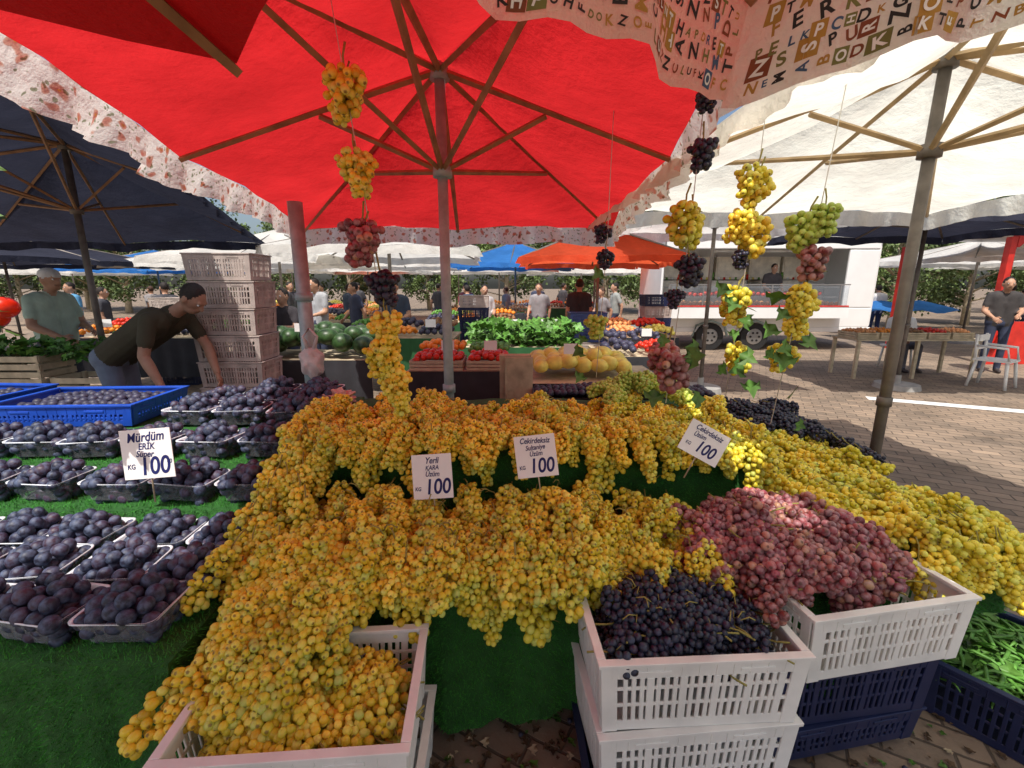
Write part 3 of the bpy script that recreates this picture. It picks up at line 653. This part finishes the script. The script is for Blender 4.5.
# ------------------------------------------------------------------ people
def cap_metric(P,a,b,r0,r1):
    a=np.array(a);b=np.array(b); d=b-a; t=np.clip(((P-a)@d)/(d@d+1e-12),0,1); return np.linalg.norm(P-(a+t[:,None]*d),axis=1)/(r0+(r1-r0)*t)
def person(name,loc=(0,0,0),yaw=0,H=1.75,shirt=(.05,.05,.06),pants=(.04,.05,.09),skin=(.45,.25,.16),hair=(.015,.01,.008),J=None,fwd=(0,1,0),voxel=.022,cap=None,arms='down',seat=False):
    k=H/1.75
    D=dict(hL=(-.09,0,.93),hR=(.09,0,.93),kL=(-.10,.03,.50),kR=(.10,.02,.50),aL=(-.11,-.02,.08),aR=(.11,-.03,.08),
           sL=(-.185,-.01,1.42),sR=(.185,-.01,1.42),eL=(-.24,-.03,1.13),eR=(.24,-.03,1.13),wL=(-.23,.08,.90),wR=(.23,.08,.90),nk=(0,-.01,1.49),hd=(0,.02,1.635))
    if arms=='work': D.update(eL=(-.25,.04,1.14),eR=(.25,.04,1.14),wL=(-.15,.27,1.08),wR=(.16,.27,1.02),hd=(0,.06,1.62))
    if arms=='fwd': D.update(eL=(-.24,.12,1.18),eR=(.24,.10,1.18),wL=(-.15,.36,1.22),wR=(.2,.33,1.10))
    if arms=='walk': D.update(kL=(-.1,.18,.52),aL=(-.1,.22,.10),kR=(.1,-.04,.5),aR=(.1,-.26,.12),eL=(-.24,-.14,1.15),wL=(-.23,-.12,.92),eR=(.24,.06,1.14),wR=(.22,.22,.96))
    if seat:
        for q in D: D[q]=(D[q][0],D[q][1],D[q][2]-.45)
        D.update(kL=(-.12,.42,.5),kR=(.12,.42,.5),aL=(-.12,.42,.08),aR=(.12,.45,.08),wL=(-.13,.30,.62),wR=(.13,.30,.62),eL=(-.24,.04,.7),eR=(.24,.04,.7))
    if J: D.update(J)
    D={q:Vector(v)*(k if not J else 1) for q,v in D.items()}
    if J: k=1
    f=Vector(fwd).normalized(); up=(D['hd']-D['nk']).normalized(); up=(up-f*up.dot(f)).normalized(); rt=f.cross(up)
    hd=D['hd']; L=lambda x,y,z: hd+rt*x*k+f*y*k+up*z*k
    pr=[]
    def C(a,b,r0,r1,t): pr.append(('c',a,b,r0*k,r1*k,t))
    def El(c,r,t): pr.append(('e',c,Vector(r)*k,0,0,t))
    hc=(D['hL']+D['hR'])/2; sc=(D['sL']+D['sR'])/2
    for s,h in(('sL','hL'),('sR','hR')):
        C(D[h].lerp(hc,.15),D[s].lerp(sc,.42).lerp(hc,.06),.112,.118,'shirt')
    C(D['sL'].lerp(sc,.12),D['sR'].lerp(sc,.12),.066,.066,'shirt')
    C(hc+(sc-hc)*.7,sc+(sc-hc)*.05,.10,.075,'shirt')
    C(D['hL'],D['hR'],.108,.108,'pants')
    C(sc,hd-up*.03*k,.055,.052,'skin')
    for s in 'LR':
        S,Eb,W=D['s'+s],D['e'+s],D['w'+s]
        C(S,Eb,.05,.042,'skin'); C(S,S.lerp(Eb,.62),.062,.058,'shirt'); C(Eb,Eb.lerp(W,.3),.041,.043,'skin'); C(Eb.lerp(W,.3),W,.043,.027,'skin')
        C(D['h'+s],D['k'+s],.092,.062,'pants'); C(D['k'+s],D['a'+s],.062,.05,'pants')
        a=D['a'+s]; ff=Vector((f.x,f.y,0)).normalized() if abs(f.z)<.95 else Vector((1,0,0))
        C(a-ff*.04*k-Vector((0,0,.03*k)),a+ff*.16*k-Vector((0,0,.045*k)),.042,.034,'shoe')
    El(L(0,0,.01),(.077,.096,.112),'skin'); El(L(0,.03,-.06),(.056,.062,.055),'skin')
    C(L(0,.09,.01),L(0,.112,-.025),.012,.016,'skin'); C(L(-.022,.088,-.055),L(.022,.088,-.055),.011,.011,'lip')
    C(L(-.04,.088,.03),L(.04,.088,.03),.012,.012,'skin')
    for sx in(-1,1): El(L(sx*.08,-.005,-.005),(.016,.024,.034),'skin')
    El(L(0,-.018,.035),(.083,.096,.103),'hair')
    if cap: El(L(0,-.005,.06),(.09,.105,.075),'cap'); C(L(-.03,.10,.05),L(.03,.10,.05),.02,.02,'cap')
    mb=MB(); rotm=Matrix((rt,f,up)).transposed()
    for t,a,b,r0,r1,tag in pr:
        if t=='c':
            d=(b-a); 
            mb.ball(a,r0,2); mb.ball(b,r1,2); mb.tube([a,b],[r0,r1],14)
        else: mb.ball(a,tuple(b),3,0,rotm)
    o=mb.obj('tmp',[]); m=o.modifiers.new('r','REMESH'); m.mode='VOXEL'; m.voxel_size=voxel; m.use_smooth_shade=True
    s=o.modifiers.new('s','SMOOTH'); s.factor=.5; s.iterations=2 if voxel<.015 else 1
    dg=bpy.context.evaluated_depsgraph_get(); me=bpy.data.meshes.new_from_object(o.evaluated_get(dg)); bpy.data.objects.remove(o)
    n=len(me.polygons); ce=np.zeros(n*3); me.polygons.foreach_get('center',ce); P=ce.reshape(-1,3)
    mt=[]
    Rn=np.array(rotm)
    for t,a,b,r0,r1,tag in pr:
        if t=='c': q=cap_metric(P,a,b,r0,r1)
        else: q=np.linalg.norm(((P-np.array(a))@Rn)/np.array(b),axis=1)
        mt.append(q)
    am=np.argmin(np.array(mt),0); tags=['skin','shirt','pants','shoe','hair','cap','lip']
    loc_=(P-np.array(hd))@Rn
    ti=np.array([tags.index(p[5]) for p in pr])[am]
    face=(ti==4)&(loc_[:,1]>.035*k)&(loc_[:,2]<.055*k); ti[face]=0
    mats=[M(name+'_skin',skin,.55,.1,20),M(name+'_shirt',shirt,.9,.18,6,.9,9),M(name+'_trousers',pants,.9,.2,6,.9,9),M(name+'_shoes',(.05,.04,.04),.6),M(name+'_hair',hair,.7,.3,40,.5,90),M(name+'_cap',cap or (1,1,1),.8),M(name+'_lips',mul(skin,.7),.5)]
    me.materials.clear()
    for m in mats: me.materials.append(m)
    me.polygons.foreach_set('material_index',ti.astype(np.int32)); me.polygons.foreach_set('use_smooth',[True]*n); me.update(); me.name=name+'_body'
    e=E(name,loc,yaw); link('body',me,e)
    hb=MB()
    for s in 'LR':
        Eb,W=D['e'+s],D['w'+s]; d=(W-Eb).normalized(); sd=-1 if s=='L' else 1
        inn=(hc-W); nrm=(inn-d*inn.dot(d)).normalized(); wd=d.cross(nrm).normalized()
        if wd.dot(f)<0: wd=-wd
        hb.tube([W-d*.01*k,W+d*.03*k,W+d*.07*k,W+d*.09*k],[.026*k,.038*k,.042*k,.036*k],12,flat=.5,up=nrm)
        for i,(of,ln) in enumerate(((-.028,.062),(-.009,.074),(.010,.078),(.028,.070))):
            b0=W+d*.078*k+wd*of*k; b1=b0+d*ln*.45*k+nrm*.004*k; b2=b1+(d*.75+nrm*.5).normalized()*ln*.33*k; b3=b2+(d*.45+nrm*.8).normalized()*ln*.28*k
            hb.tube([b0,b1,b2,b3],[.0095*k,.009*k,.008*k,.006*k],7)
        b0=W+d*.025*k+wd*.025*k; b1=b0+(d*.5+wd*.8).normalized()*.035*k; b2=b1+(d+wd*.25+nrm*.3).normalized()*.032*k; hb.tube([b0,b1,b2],[.014*k,.011*k,.008*k],7)
    hb.obj('hands',[mats[0]],e)
    eb=MB()
    for sx in(-1,1):
        eb.ball(L(sx*.032,.083,.012),.0125*k,2,0); eb.ball(L(sx*.032,.092,.012),.006*k,2,1)
    eb.obj('eyes',[m_card,m_black],e)
    return e
bj=dict(hL=(-3.42,3.92,1.05),hR=(-3.40,3.72,1.05),kL=(-3.42,3.97,.55),kR=(-3.30,3.70,.55),aL=(-3.55,3.97,.08),aR=(-3.42,3.68,.08),
 sL=(-2.87,3.99,1.40),sR=(-2.89,3.60,1.38),eL=(-2.72,4.00,1.12),eR=(-2.93,3.54,1.09),wL=(-2.60,3.90,.89),wR=(-2.79,3.50,.85),nk=(-2.78,3.79,1.45),hd=(-2.64,3.78,1.535))
person('bending_man',J=bj,fwd=(.75,-.05,-.66),shirt=(.055,.05,.03),pants=(.14,.18,.24),skin=(.36,.20,.13),hair=(.02,.015,.012),voxel=.010)
pp=[]
pp.append(person('standing_man',(1.38,9.4,0),0,1.76,(.03,.03,.035),(.12,.12,.13),voxel=.016))
pp.append(person('walking_woman',(.65,11,0),rad(160),1.68,(.25,.24,.25),(.05,.05,.06),hair=(.05,.02,.01),arms='walk'))
pp.append(person('shopper',(-.62,10,0),rad(200),1.66,(.5,.5,.5),arms='work'))
pp.append(person('stall_seller',(-2.05,8,0),rad(180),1.74,(.05,.07,.11),arms='work'))
person('stall_seller',(-3.65,8.6,0),rad(150),1.78,(.35,.36,.38),arms='work')
pp.append(person('shopper',(-3.3,9.6,0),rad(120),1.7,(.04,.05,.09),arms='walk'))
person('stall_seller',(-3.1,6.2,0),rad(170),1.6,(.035,.03,.035),arms='fwd')
person('stall_seller',(-5.35,5.3,0),rad(-100),1.84,(.42,.55,.45),(.06,.06,.07),cap=(.7,.7,.68),arms='work',voxel=.016)
person('shopper',(-9.6,10,0),rad(150),1.7,(.1,.3,.5)); person('shopper',(-8.5,9.5,0),rad(-60),1.6,(.05,.05,.06)); pp.append(person('shopper',(-7.4,9.8,0),rad(60),1.7,(.06,.06,.07),arms='walk'))
person('trailer_vendor',(7.1,12.6,.5),rad(180),1.72,(.08,.07,.07),arms='work')
person('seated_man',(7.75,9.0,0),rad(170),1.75,(.6,.6,.58),(.1,.1,.12),seat=True)
person('shopper',(9.25,8.6,0),rad(150),1.8,(.05,.045,.045),arms='work')
pp.append(person('shopper',(2.7,12,0),rad(90),1.7,(.3,.32,.3),arms='walk')); person('shopper',(-1.3,13,0),rad(30),1.7,(.2,.05,.06))
for (x,y) in((-2.4,15),(-5.2,15.5),(.9,16),(1.9,17),(-7,17),(-4.3,12),(-6.2,12.8),(-.2,15.5),(2.2,11.2),(-11,14),(-10,17),(12.5,11.5),(14,12.5),(11.2,14),(-1.1,11.5)):
    s=R.choice(pp); e=E('shopper',(x,y,0),u(0,6.28)); e.scale=(1,1,u(.93,1.03))
    for ch in s.children: link(ch.name.split('.')[0],ch.data,e)
# ------------------------------------------------------------------ stack of crates & left clutter
for i in range(8): crate('pink_plastic_crate',cg,(-2.58+u(-.012,.012),4.25+u(-.01,.01),.003+i*.241),rad(u(-3,3)))
def slatbox(mb,c,w,d,h):
    for i in range(3):
        z=c[2]+h*(.12+.36*i)
        mb.box((c[0],c[1]-d/2,z),(w,.01,h*.26)); mb.box((c[0],c[1]+d/2,z),(w,.01,h*.26)); mb.box((c[0]-w/2,c[1],z),(.01,d-.012,h*.26)); mb.box((c[0]+w/2,c[1],z),(.01,d-.012,h*.26))
    for sx in(-1,1):
        for sy in(-1,1): mb.box((c[0]+sx*(w/2-.022),c[1]+sy*(d/2-.022),c[2]+h/2),(.03,.03,h))
    mb.box((c[0],c[1],c[2]+.008),(w-.03,d-.03,.01))
for (x,y,n) in((-4.55,4.2,5),(-4.0,4.25,4),(-5.2,4.3,5)):
    for i in range(n):
        mb=MB(); slatbox(mb,(0,0,0),.5,.34,.2); mb.obj('wooden_produce_crate',[m_woodb],None,(x+u(-.02,.02),y+u(-.02,.02),.003+i*.205))
for (x,y,n) in((-5.6,7.6,6),(1.25,7.6,5),(-.75,9.2,6),(3.1,9.8,6)):
    for i in range(n):
        crate('pink_plastic_crate',R.choice([cg,cn]),(x+u(-.02,.02),y+u(-.02,.02),.003+i*.242),rad(u(-4,4)))
lf=MB()
for k in range(420): leaf(lf,(u(-5.4,-3.8),u(4.05,4.4),u(.95,1.12)),(u(-1,1),u(-1,1),u(-.2,1)),(u(-.5,.5),-.4,1),u(.05,.11),k%2)
lf.obj('leafy_greens',[m_leaf,m_grnv])
crate('blue_plastic_crate',cbm,(-3.1,3.35,.62),rad(5)); 
# ------------------------------------------------------------------ background stalls
def table(name,x0,x1,y0,y1,z,skirt,h=.5):
    e=E(name); mb=MB(); mb.box(((x0+x1)/2,(y0+y1)/2,z-.02),(x1-x0,y1-y0,.03)); 
    for x in(x0+.05,(x0+x1)/2,x1-.05):
        for y in(y0+.05,y1-.05): mb.box((x,y,(z-.036)/2),(.05,.05,z-.038))
    mb.obj('table_frame',[m_woodb],e)
    if skirt:
        mb=MB(); n=int((x1-x0)/.05); V=[];F=[]
        for i in range(n+1):
            x=x0+(x1-x0)*i/n
            V+=[(x,y0-.01,z+.002),(x,y0-.03-.015*math.sin(i*1.3),z-h*.5),(x,y0-.04-.025*math.sin(i*1.3),z-h)]
        for i in range(n):
            for j in(0,1): F.append((i*3+j,i*3+j+1,i*3+3+j+1,i*3+3+j))
        mb.add(V,F,0,True); mb.obj('skirt',[skirt],e)
    return e
m_skd=M('dark_cloth',(.03,.03,.035),.9); m_skg=M('green_cloth',(.02,.09,.03),.9); m_skr=M('brown_cloth',(.12,.05,.03),.9)
table('wooden_market_table',-1.0,.0,4.15,5.0,.86,m_skd,.7)
mb=MB(); slatbox(mb,(-.72,4.4,.86),.5,.4,.09); slatbox(mb,(-.22,4.4,.86),.42,.4,.09); mb.obj('wooden_produce_tray',[m_woodb])
heap('tomatoes',-.95,-.48,4.22,4.6,.95,.034,m_tom,.06); heap('peppers_and_tomatoes',-.42,-.04,4.22,4.6,.95,.036,m_tom,.05)
heap('oranges',-.95,-.5,4.62,4.98,1.0,.036,m_ora,.06); heap('green_peppers',-.45,-.03,4.62,4.98,.98,.034,m_grnv,.06)
table('wooden_market_table',.05,1.35,3.7,4.6,.84,m_skd)
heap('yellow_melons',.2,1.05,3.85,4.45,.95,.07,m_mel,.06,1.65,lvl=3,el=1.35)
mb=MB()
for i in range(3): slatbox(mb,(.35+i*.42,3.05,.80),.40,.30,.12)
mb.obj('produce_box_row',[m_black]); heap('dark_figs',.16,1.38,2.93,3.18,.92,.024,m_plum2,.04)
table('wooden_market_table',.1,1.5,2.85,3.3,.80,m_skd)
mb=MB(); mb.box((.02,3.25,.95),(.22,.05,.42),Matrix.Rotation(.12,3,'X')); mb.box((.05,3.19,.95),(.20,.012,.40),Matrix.Rotation(.12,3,'X')); mb.box((.04,3.31,.94),(.2,.02,.42),Matrix.Rotation(.1,3,'X')); mb.obj('stacked_wooden_trays',[m_woodb])
table('wooden_market_table',-3.0,-1.55,4.9,5.8,.84,m_skd); heap('watermelons',-2.95,-1.6,4.95,5.75,.96,.11,m_wat,.14,1.7,lvl=3,el=1.2)
def stallrow(y,xs,z=.85):
    kinds=[('tomatoes',m_tom,.036),('oranges',m_ora,.04),('peaches',m_peach,.038),('green_peppers',m_grnv,.035),('aubergines',m_plum2,.045),('potatoes',m_brw,.04),('lemons',m_mel,.036),('cucumbers',m_grnv,.03)]
    for i,(a,b) in enumerate(xs):
        table('background_market_stall',a,b,y,y+1.1,z,[m_skd,m_skg,m_skr][i%3],.6)
        n=max(2,int((b-a)/.55)); w=(b-a)/n
        for k in range(n):
            for j in(0,1):
                nm,mt,r=R.choice(kinds); heap(nm,a+w*k+.03,a+w*(k+1)-.03,y+.03+j*.53,y+.5+j*.53,z+.05+j*.08,r*1.15,mt,.10,1.8,lvl=1)
stallrow(6.9,[(-6.8,-4.4),(-2.7,-.9),(-.6,.9)]); stallrow(9.9,[(-4.6,-2.6),(-1.9,.1)]); stallrow(12.4,[(-1.8,1.0),(-7,-3)]); stallrow(7.0,[(1.5,2.6)]); stallrow(5.4,[(1.1,2.05)],.8); stallrow(16,[(-9,-4),(-2,3)])
for k in range(14):
    mb=MB(); mb.box((0,0,0),(.16,.004,.12)); mb.obj('price_card',[m_card],None,(R.choice([u(-2.6,.8),u(-6.5,-4.5)]),6.92,1.08))
for (x,y,z) in((-.6,4.18,1.1),(-.2,4.18,1.1),(.5,3.8,1.12),(-2.3,4.9,1.2),(1.6,5.35,1.1)):
    mb=MB(); mb.box((0,0,0),(.12,.004,.09)); mb.obj('price_card',[m_card],None,(x,y,z))
mb=MB()
for k in range(900): leaf(mb,(u(-.6,.9),u(6.0,6.9),u(.8,1.1)),(u(-1,1),u(-1,1),u(-.2,1)),(u(-.5,.5),-.4,1),u(.08,.16),k%2)
mb.obj('leafy_greens',[m_leaf,m_grnv])
table('background_market_stall',-.7,.95,5.95,6.85,.84,m_skg)
heap('plums_in_blue_crate',-3.4,-2.8,3.2,3.5,.70,.028,m_plum2,.04)
table('white_market_table',6.1,8.3,7.9,8.6,.72,None)
for i in range(5):
    mb=MB(); slatbox(mb,(6.3+i*.42,8.2,.72),.38,.5,.11); mb.obj('wooden_produce_crate',[m_woodb]); heap(R.choice(['peaches','tomatoes']),6.13+i*.42,6.47+i*.42,7.98,8.42,.82,.036,[m_peach,m_ora,m_brw,m_tom,m_peach][i],.05,lvl=1)
mb=MB(); mb.box((0,0,.45),(.46,.44,.03))
for sx in(-1,1):
    for sy in(-1,1): mb.tube([(sx*.24,sy*.23,0),(sx*.19,sy*.18,.44)],[.022,.024],8)
mb.box((0,.2,.80),(.42,.025,.10)); mb.box((0,.2,.64),(.42,.02,.05)); mb.tube([(-.2,.2,.45),(-.21,.23,.86)],[.022,.02],8); mb.tube([(.2,.2,.45),(.21,.23,.86)],[.022,.02],8)
mb.tube([(-.21,-.2,.46),(-.22,-.16,.66),(-.22,.2,.68)],[.02]*3,8); mb.tube([(.21,-.2,.46),(.22,-.16,.66),(.22,.2,.68)],[.02]*3,8)
o=mb.obj('white_plastic_chair',[m_cw],None,(7.95,7.3,0)); o.rotation_euler=(0,0,.5)
mb=MB(); mb.box((0,0,.44),(.4,.4,.03)); [mb.tube([(a*.18,b*.18,0),(a*.15,b*.15,.43)],[.02,.02],8) for a in(-1,1) for b in(-1,1)]; mb.obj('plastic_stool',[m_cw],None,(7.75,9.0,.02))
ke=E('red_kiosk'); mb=MB()
for x in(10.1,12.8):
    for y in(9.5,12): mb.box((x,y,1.3),(.12,.12,2.6))
mb.box((11.45,9.5,2.55),(2.55,.12,.3)); mb.box((11.45,9.5,.45),(2.55,.06,.9)); mb.tube([(10.1,9.42,.3),(11.0,9.42,2.4)],[.05,.05],8); mb.obj('frame',[m_redp],ke)
mb=MB(); mb.box((11.45,10.7,2.78),(3.2,3.0,.08)); mb.obj('roof',[m_wp],ke)
mb=MB(); V=[];F=[]
for i in range(13):
    for j in range(9):
        x=i/12;y=j/8; V.append((10.2+x*2.6,13+y*1.8,1.15-.5*abs(y-.5)+.05*math.sin(x*14+y*5)))
for i in range(12):
    for j in range(8): F.append((i*9+j,i*9+j+1,(i+1)*9+j+1,(i+1)*9+j))
mb.add(V,F,0,True); mb.obj('blue_tarpaulin_cover',[m_blue])
# ------------------------------------------------------------------ food trailer
te=E('food_trailer'); mb=MB(); x0,x1,y0,y1=3.8,9.3,11.7,13.7
mb.box(((x0+x1)/2,(y0+y1)/2,.52),(x1-x0,y1-y0,.12)); mb.box(((x0+x1)/2,y1-.03,1.7),(x1-x0,.06,2.2)); mb.box(((x0+x1)/2,(y0+y1)/2,2.83),(x1-x0+.06,y1-y0+.06,.08))
mb.box((x0+.03,(y0+y1)/2,1.69),(.06,y1-y0-.13,2.18)); mb.box((x1-.03,(y0+y1)/2,1.69),(.06,y1-y0-.13,2.18)); mb.box(((x0+x1)/2,y0+.04,.83),(x1-x0-.14,.07,.5)); mb.box(((x0+x1)/2,y0+.04,2.66),(x1-x0-.14,.07,.25)); mb.box((x1-.45,y0+.04,1.8),(.75,.07,1.43))
bev(mb.obj('body',[m_wp],te),.02,2)
mb=MB(); cx=(x0+x1)/2-.4; wl=x1-x0-1.05
mb.box((cx,y0-.12,1.10),(wl,.5,.04)); mb.box((cx,y0+.75,1.0),(wl-.1,.1,.8)); 
for z in(1.35,1.6): mb.box((cx,y0+.2,z),(wl-.1,.35,.02))
for k in range(6): mb.box((x0+.1+k*.85,y0-.3,1.38),(.025,.025,.55))
mb.box((cx,y0-.3,1.66),(wl,.03,.03)); mb.obj('counter',[m_steel],te)
mb=MB(); mb.box((cx,y0-.305,1.38),(wl-.05,.006,.5)); mb.obj('counter_glass',[m_clear],te)
mb=MB(); mb.box((cx,y0-.12,.96),(wl,.44,.22)); mb.box((cx,y0-.372,.97),(wl,.02,.26)); mb.obj('counter_panel',[m_wp],te)
mb=MB(); mb.box((cx,y0-.35,1.13),(wl,.02,.05)); mb.obj('counter_stripe',[m_redp],te)
mb=MB()
for k in range(5): mb.box((x0+.55+k*.95,y1-.28,2.12),(.86,.36,.62)); mb.box((x0+.55+k*.95,y1-.475,2.12),(.78,.02,.5))
for k in range(3): mb.box((x0+.8+k*1.5,y1-.36,1.35),(1.1,.5,.85))
mb.obj('interior_cabinets',[M('cabinet_cream',(.75,.68,.55),.4)],te)
mb=MB()
for k in range(26): x=x0+.3+k*.165; mb.tube([(x,y1-.45,1.80),(x,y1-.45,1.80+u(.12,.24))],[.035,.03],8,k%4)
mb.obj('jars_and_bottles',[m_tom,m_mel,m_grnv,m_card],te)
heap('cheese_and_olives',x0+.1,x1-1.05,y0-.28,y0+.02,1.17,.07,m_peach,.03,2.0,te,1); heap('sausages',x0+.3,x1-1.3,y0+.05,y0+.33,1.42,.06,m_tom,.02,2.2,te,1)
mb=MB()
for x in(5.1,6.25):
    mb.tube([(x,y0-.10,.35),(x,y0+.16,.35)],[.35,.35],28,0,False); mb.tube([(x,y0-.115,.35),(x,y0-.095,.35)],[.19,.21],20,1,False)
    for k in range(6): a=k*1.047; mb.tube([(x+.11*math.cos(a),y0-.13,.35+.11*math.sin(a)),(x+.11*math.cos(a),y0-.11,.35+.11*math.sin(a))],[.03,.03],8,2,False)
mb.obj('wheels',[m_tyre,m_steel,m_black],te)
mb=MB()
for x in(5.1,6.25): 
    mb.tube([(x-.45,y0-.08,.36),(x-.36,y0-.08,.64),(x,y0-.08,.76),(x+.36,y0-.08,.64),(x+.45,y0-.08,.36)],[.03]*5,6)
mb.box((x0-.5,y0+1,.5),(1.0,.08,.08)); mb.obj('mudguards_and_hitch',[m_metal],te)
mb=MB(); mb.box((6.2,y0+.3,2.5),(2.2,.06,.05)); mb.obj('tube_lamp',[m_cw],te)
# ------------------------------------------------------------------ trees far
def treemesh(seed,H=8):
    rg=random.Random(seed); mb=MB(); mb.tube([(0,0,0),(.1,0,H*.2),(0,.1,H*.45),(.1,.1,H*.8)],[.22,.17,.13,.04],8)
    cl=[]
    for k in range(40):
        a=rg.uniform(0,6.28); r=rg.uniform(.3,1)*H*.36; z=H*rg.uniform(.16,.98); r*=math.sqrt(max(.1,1-((z/H-.52)/.52)**2)); c=(r*math.cos(a),r*math.sin(a),z); cl.append((c,rg.uniform(.6,1.25)))
        mb.tube([(0,.05,z*.7),(c[0]*.6,c[1]*.6,z*.9),c],[.06,.035,.015],5)
    for c,r in cl:
        mi=rg.choice([1,1,2])
        for k in range(190):
            d=Vector((rg.gauss(0,1),rg.gauss(0,1),rg.gauss(0,.8))).normalized()*r*rg.uniform(.4,1.05)
            p=Vector(c)+d; a=Vector((rg.gauss(0,1),rg.gauss(0,1),rg.gauss(0,1))).normalized(); b=a.cross(Vector((rg.gauss(0,1),rg.gauss(0,1),1))).normalized(); s=rg.uniform(.08,.16)
            mb.add([p-a*s,p+b*s*.6,p+a*s,p-b*s*.6],[(0,1,2,3)],mi)
    o=mb.obj('t',[m_woodb,M('foliage',(.09,.13,.04),.6,.4,3),M('foliage_light',(.15,.22,.06),.6,.4,3)]); me=o.data; bpy.data.objects.remove(o); return me
TM=[treemesh(1),treemesh(2)]
for i in range(30):
    x=-42+i*3.0; link('broadleaf_tree',TM[i%2],None,(x+u(-1,1),27+u(-1,6),0),(0,0,i*1.3),u(.6,.95))
for i,(x,y,s) in enumerate(((15,18,.6),(19,19,.7),(24,20,.8))): link('broadleaf_tree',TM[i%2],None,(x,y,0),(0,0,i*1.7),s)
# ------------------------------------------------------------------ debris, bag, paper
mb=MB()
for k in range(700):
    x,y=R.choice([(u(-.35,.3),u(1.0,1.7)),(u(1.2,2.6),u(.8,1.6)),(u(-.4,2.5),u(.9,2.2))]); leaf(mb,(x,y,.008+u(0,.006)),(u(-1,1),u(-1,1),0),(u(-.3,.3),u(-.3,.3),1),u(.012,.04),R.choice([0,0,0,0,1,2]))
for k in range(50): mb.ball((u(-.3,2.7),u(.9,2.0),.011),.011,1,3)
mb.obj('ground_litter',[m_debris,m_leaf,m_woodb,m_plum2])
mb=MB(); v,f=ico(4); rr=np.random.RandomState(5)
ph=rr.rand(6)*6; dd=1+.13*np.sin(v[:,0]*7+ph[0])*np.sin(v[:,2]*5+ph[1])+.08*np.sin(v[:,1]*13+v[:,2]*9+ph[2]); w=v*dd[:,None]*np.array([.075,.05,.10])
mb.add(w,f,0,True); mb.tube([(-.02,0,.09),(-.045,0,.17),(0,0,.22)],[.016,.009,.006],8); mb.tube([(.02,0,.09),(.045,0,.17),(0,0,.22)],[.016,.009,.006],8)
mb.obj('hanging_plastic_bag',[cloth('bag_plastic',(.8,.76,.74),.4)],None,(-1.29,2.87,1.16))
mb=MB(); w=v*(1+.25*np.sin(v[:,0]*9+1)*np.sin(v[:,1]*8)+.15*np.sin(v[:,2]*14))[:,None]*np.array([.09,.07,.05]); mb.add(w,f,0,False); mb.obj('crumpled_wrapping_paper',[M('pink_paper',(.6,.38,.33),.8)],None,(-1.03,2.6,.99))
# ------------------------------------------------------------------ camera & light
cam=bpy.data.cameras.new('camera'); co=link('camera',cam); cam.sensor_width=36; cam.lens=15.82; cam.clip_start=.02; cam.clip_end=500
co.location=(0,0,1.65); co.rotation_euler=(rad(90-12.4),0,0); SC.camera=co
w=bpy.data.worlds.new('World'); SC.world=w; w.use_nodes=True; nt=w.node_tree
AZ,EL=200,62
sk=nt.nodes.new('ShaderNodeTexSky'); sk.sky_type='NISHITA'; sk.sun_disc=False; sk.sun_elevation=rad(EL); sk.sun_rotation=rad(AZ); sk.dust_density=4.0
bg=nt.nodes['Background']; bg.inputs[1].default_value=.15; nt.links.new(sk.outputs[0],bg.inputs[0])
sl=bpy.data.lights.new('sun','SUN'); sl.energy=5; sl.angle=rad(.5); sl.color=(1,.95,.88); so=link('sun',sl)
az=rad(AZ); el=rad(EL); d=Vector((math.sin(az)*math.cos(el),math.cos(az)*math.cos(el),math.sin(el))); so.rotation_euler=d.to_track_quat('Z','Y').to_euler()
SC.view_settings.view_transform='Standard'; SC.view_settings.look='None'; SC.view_settings.exposure=0
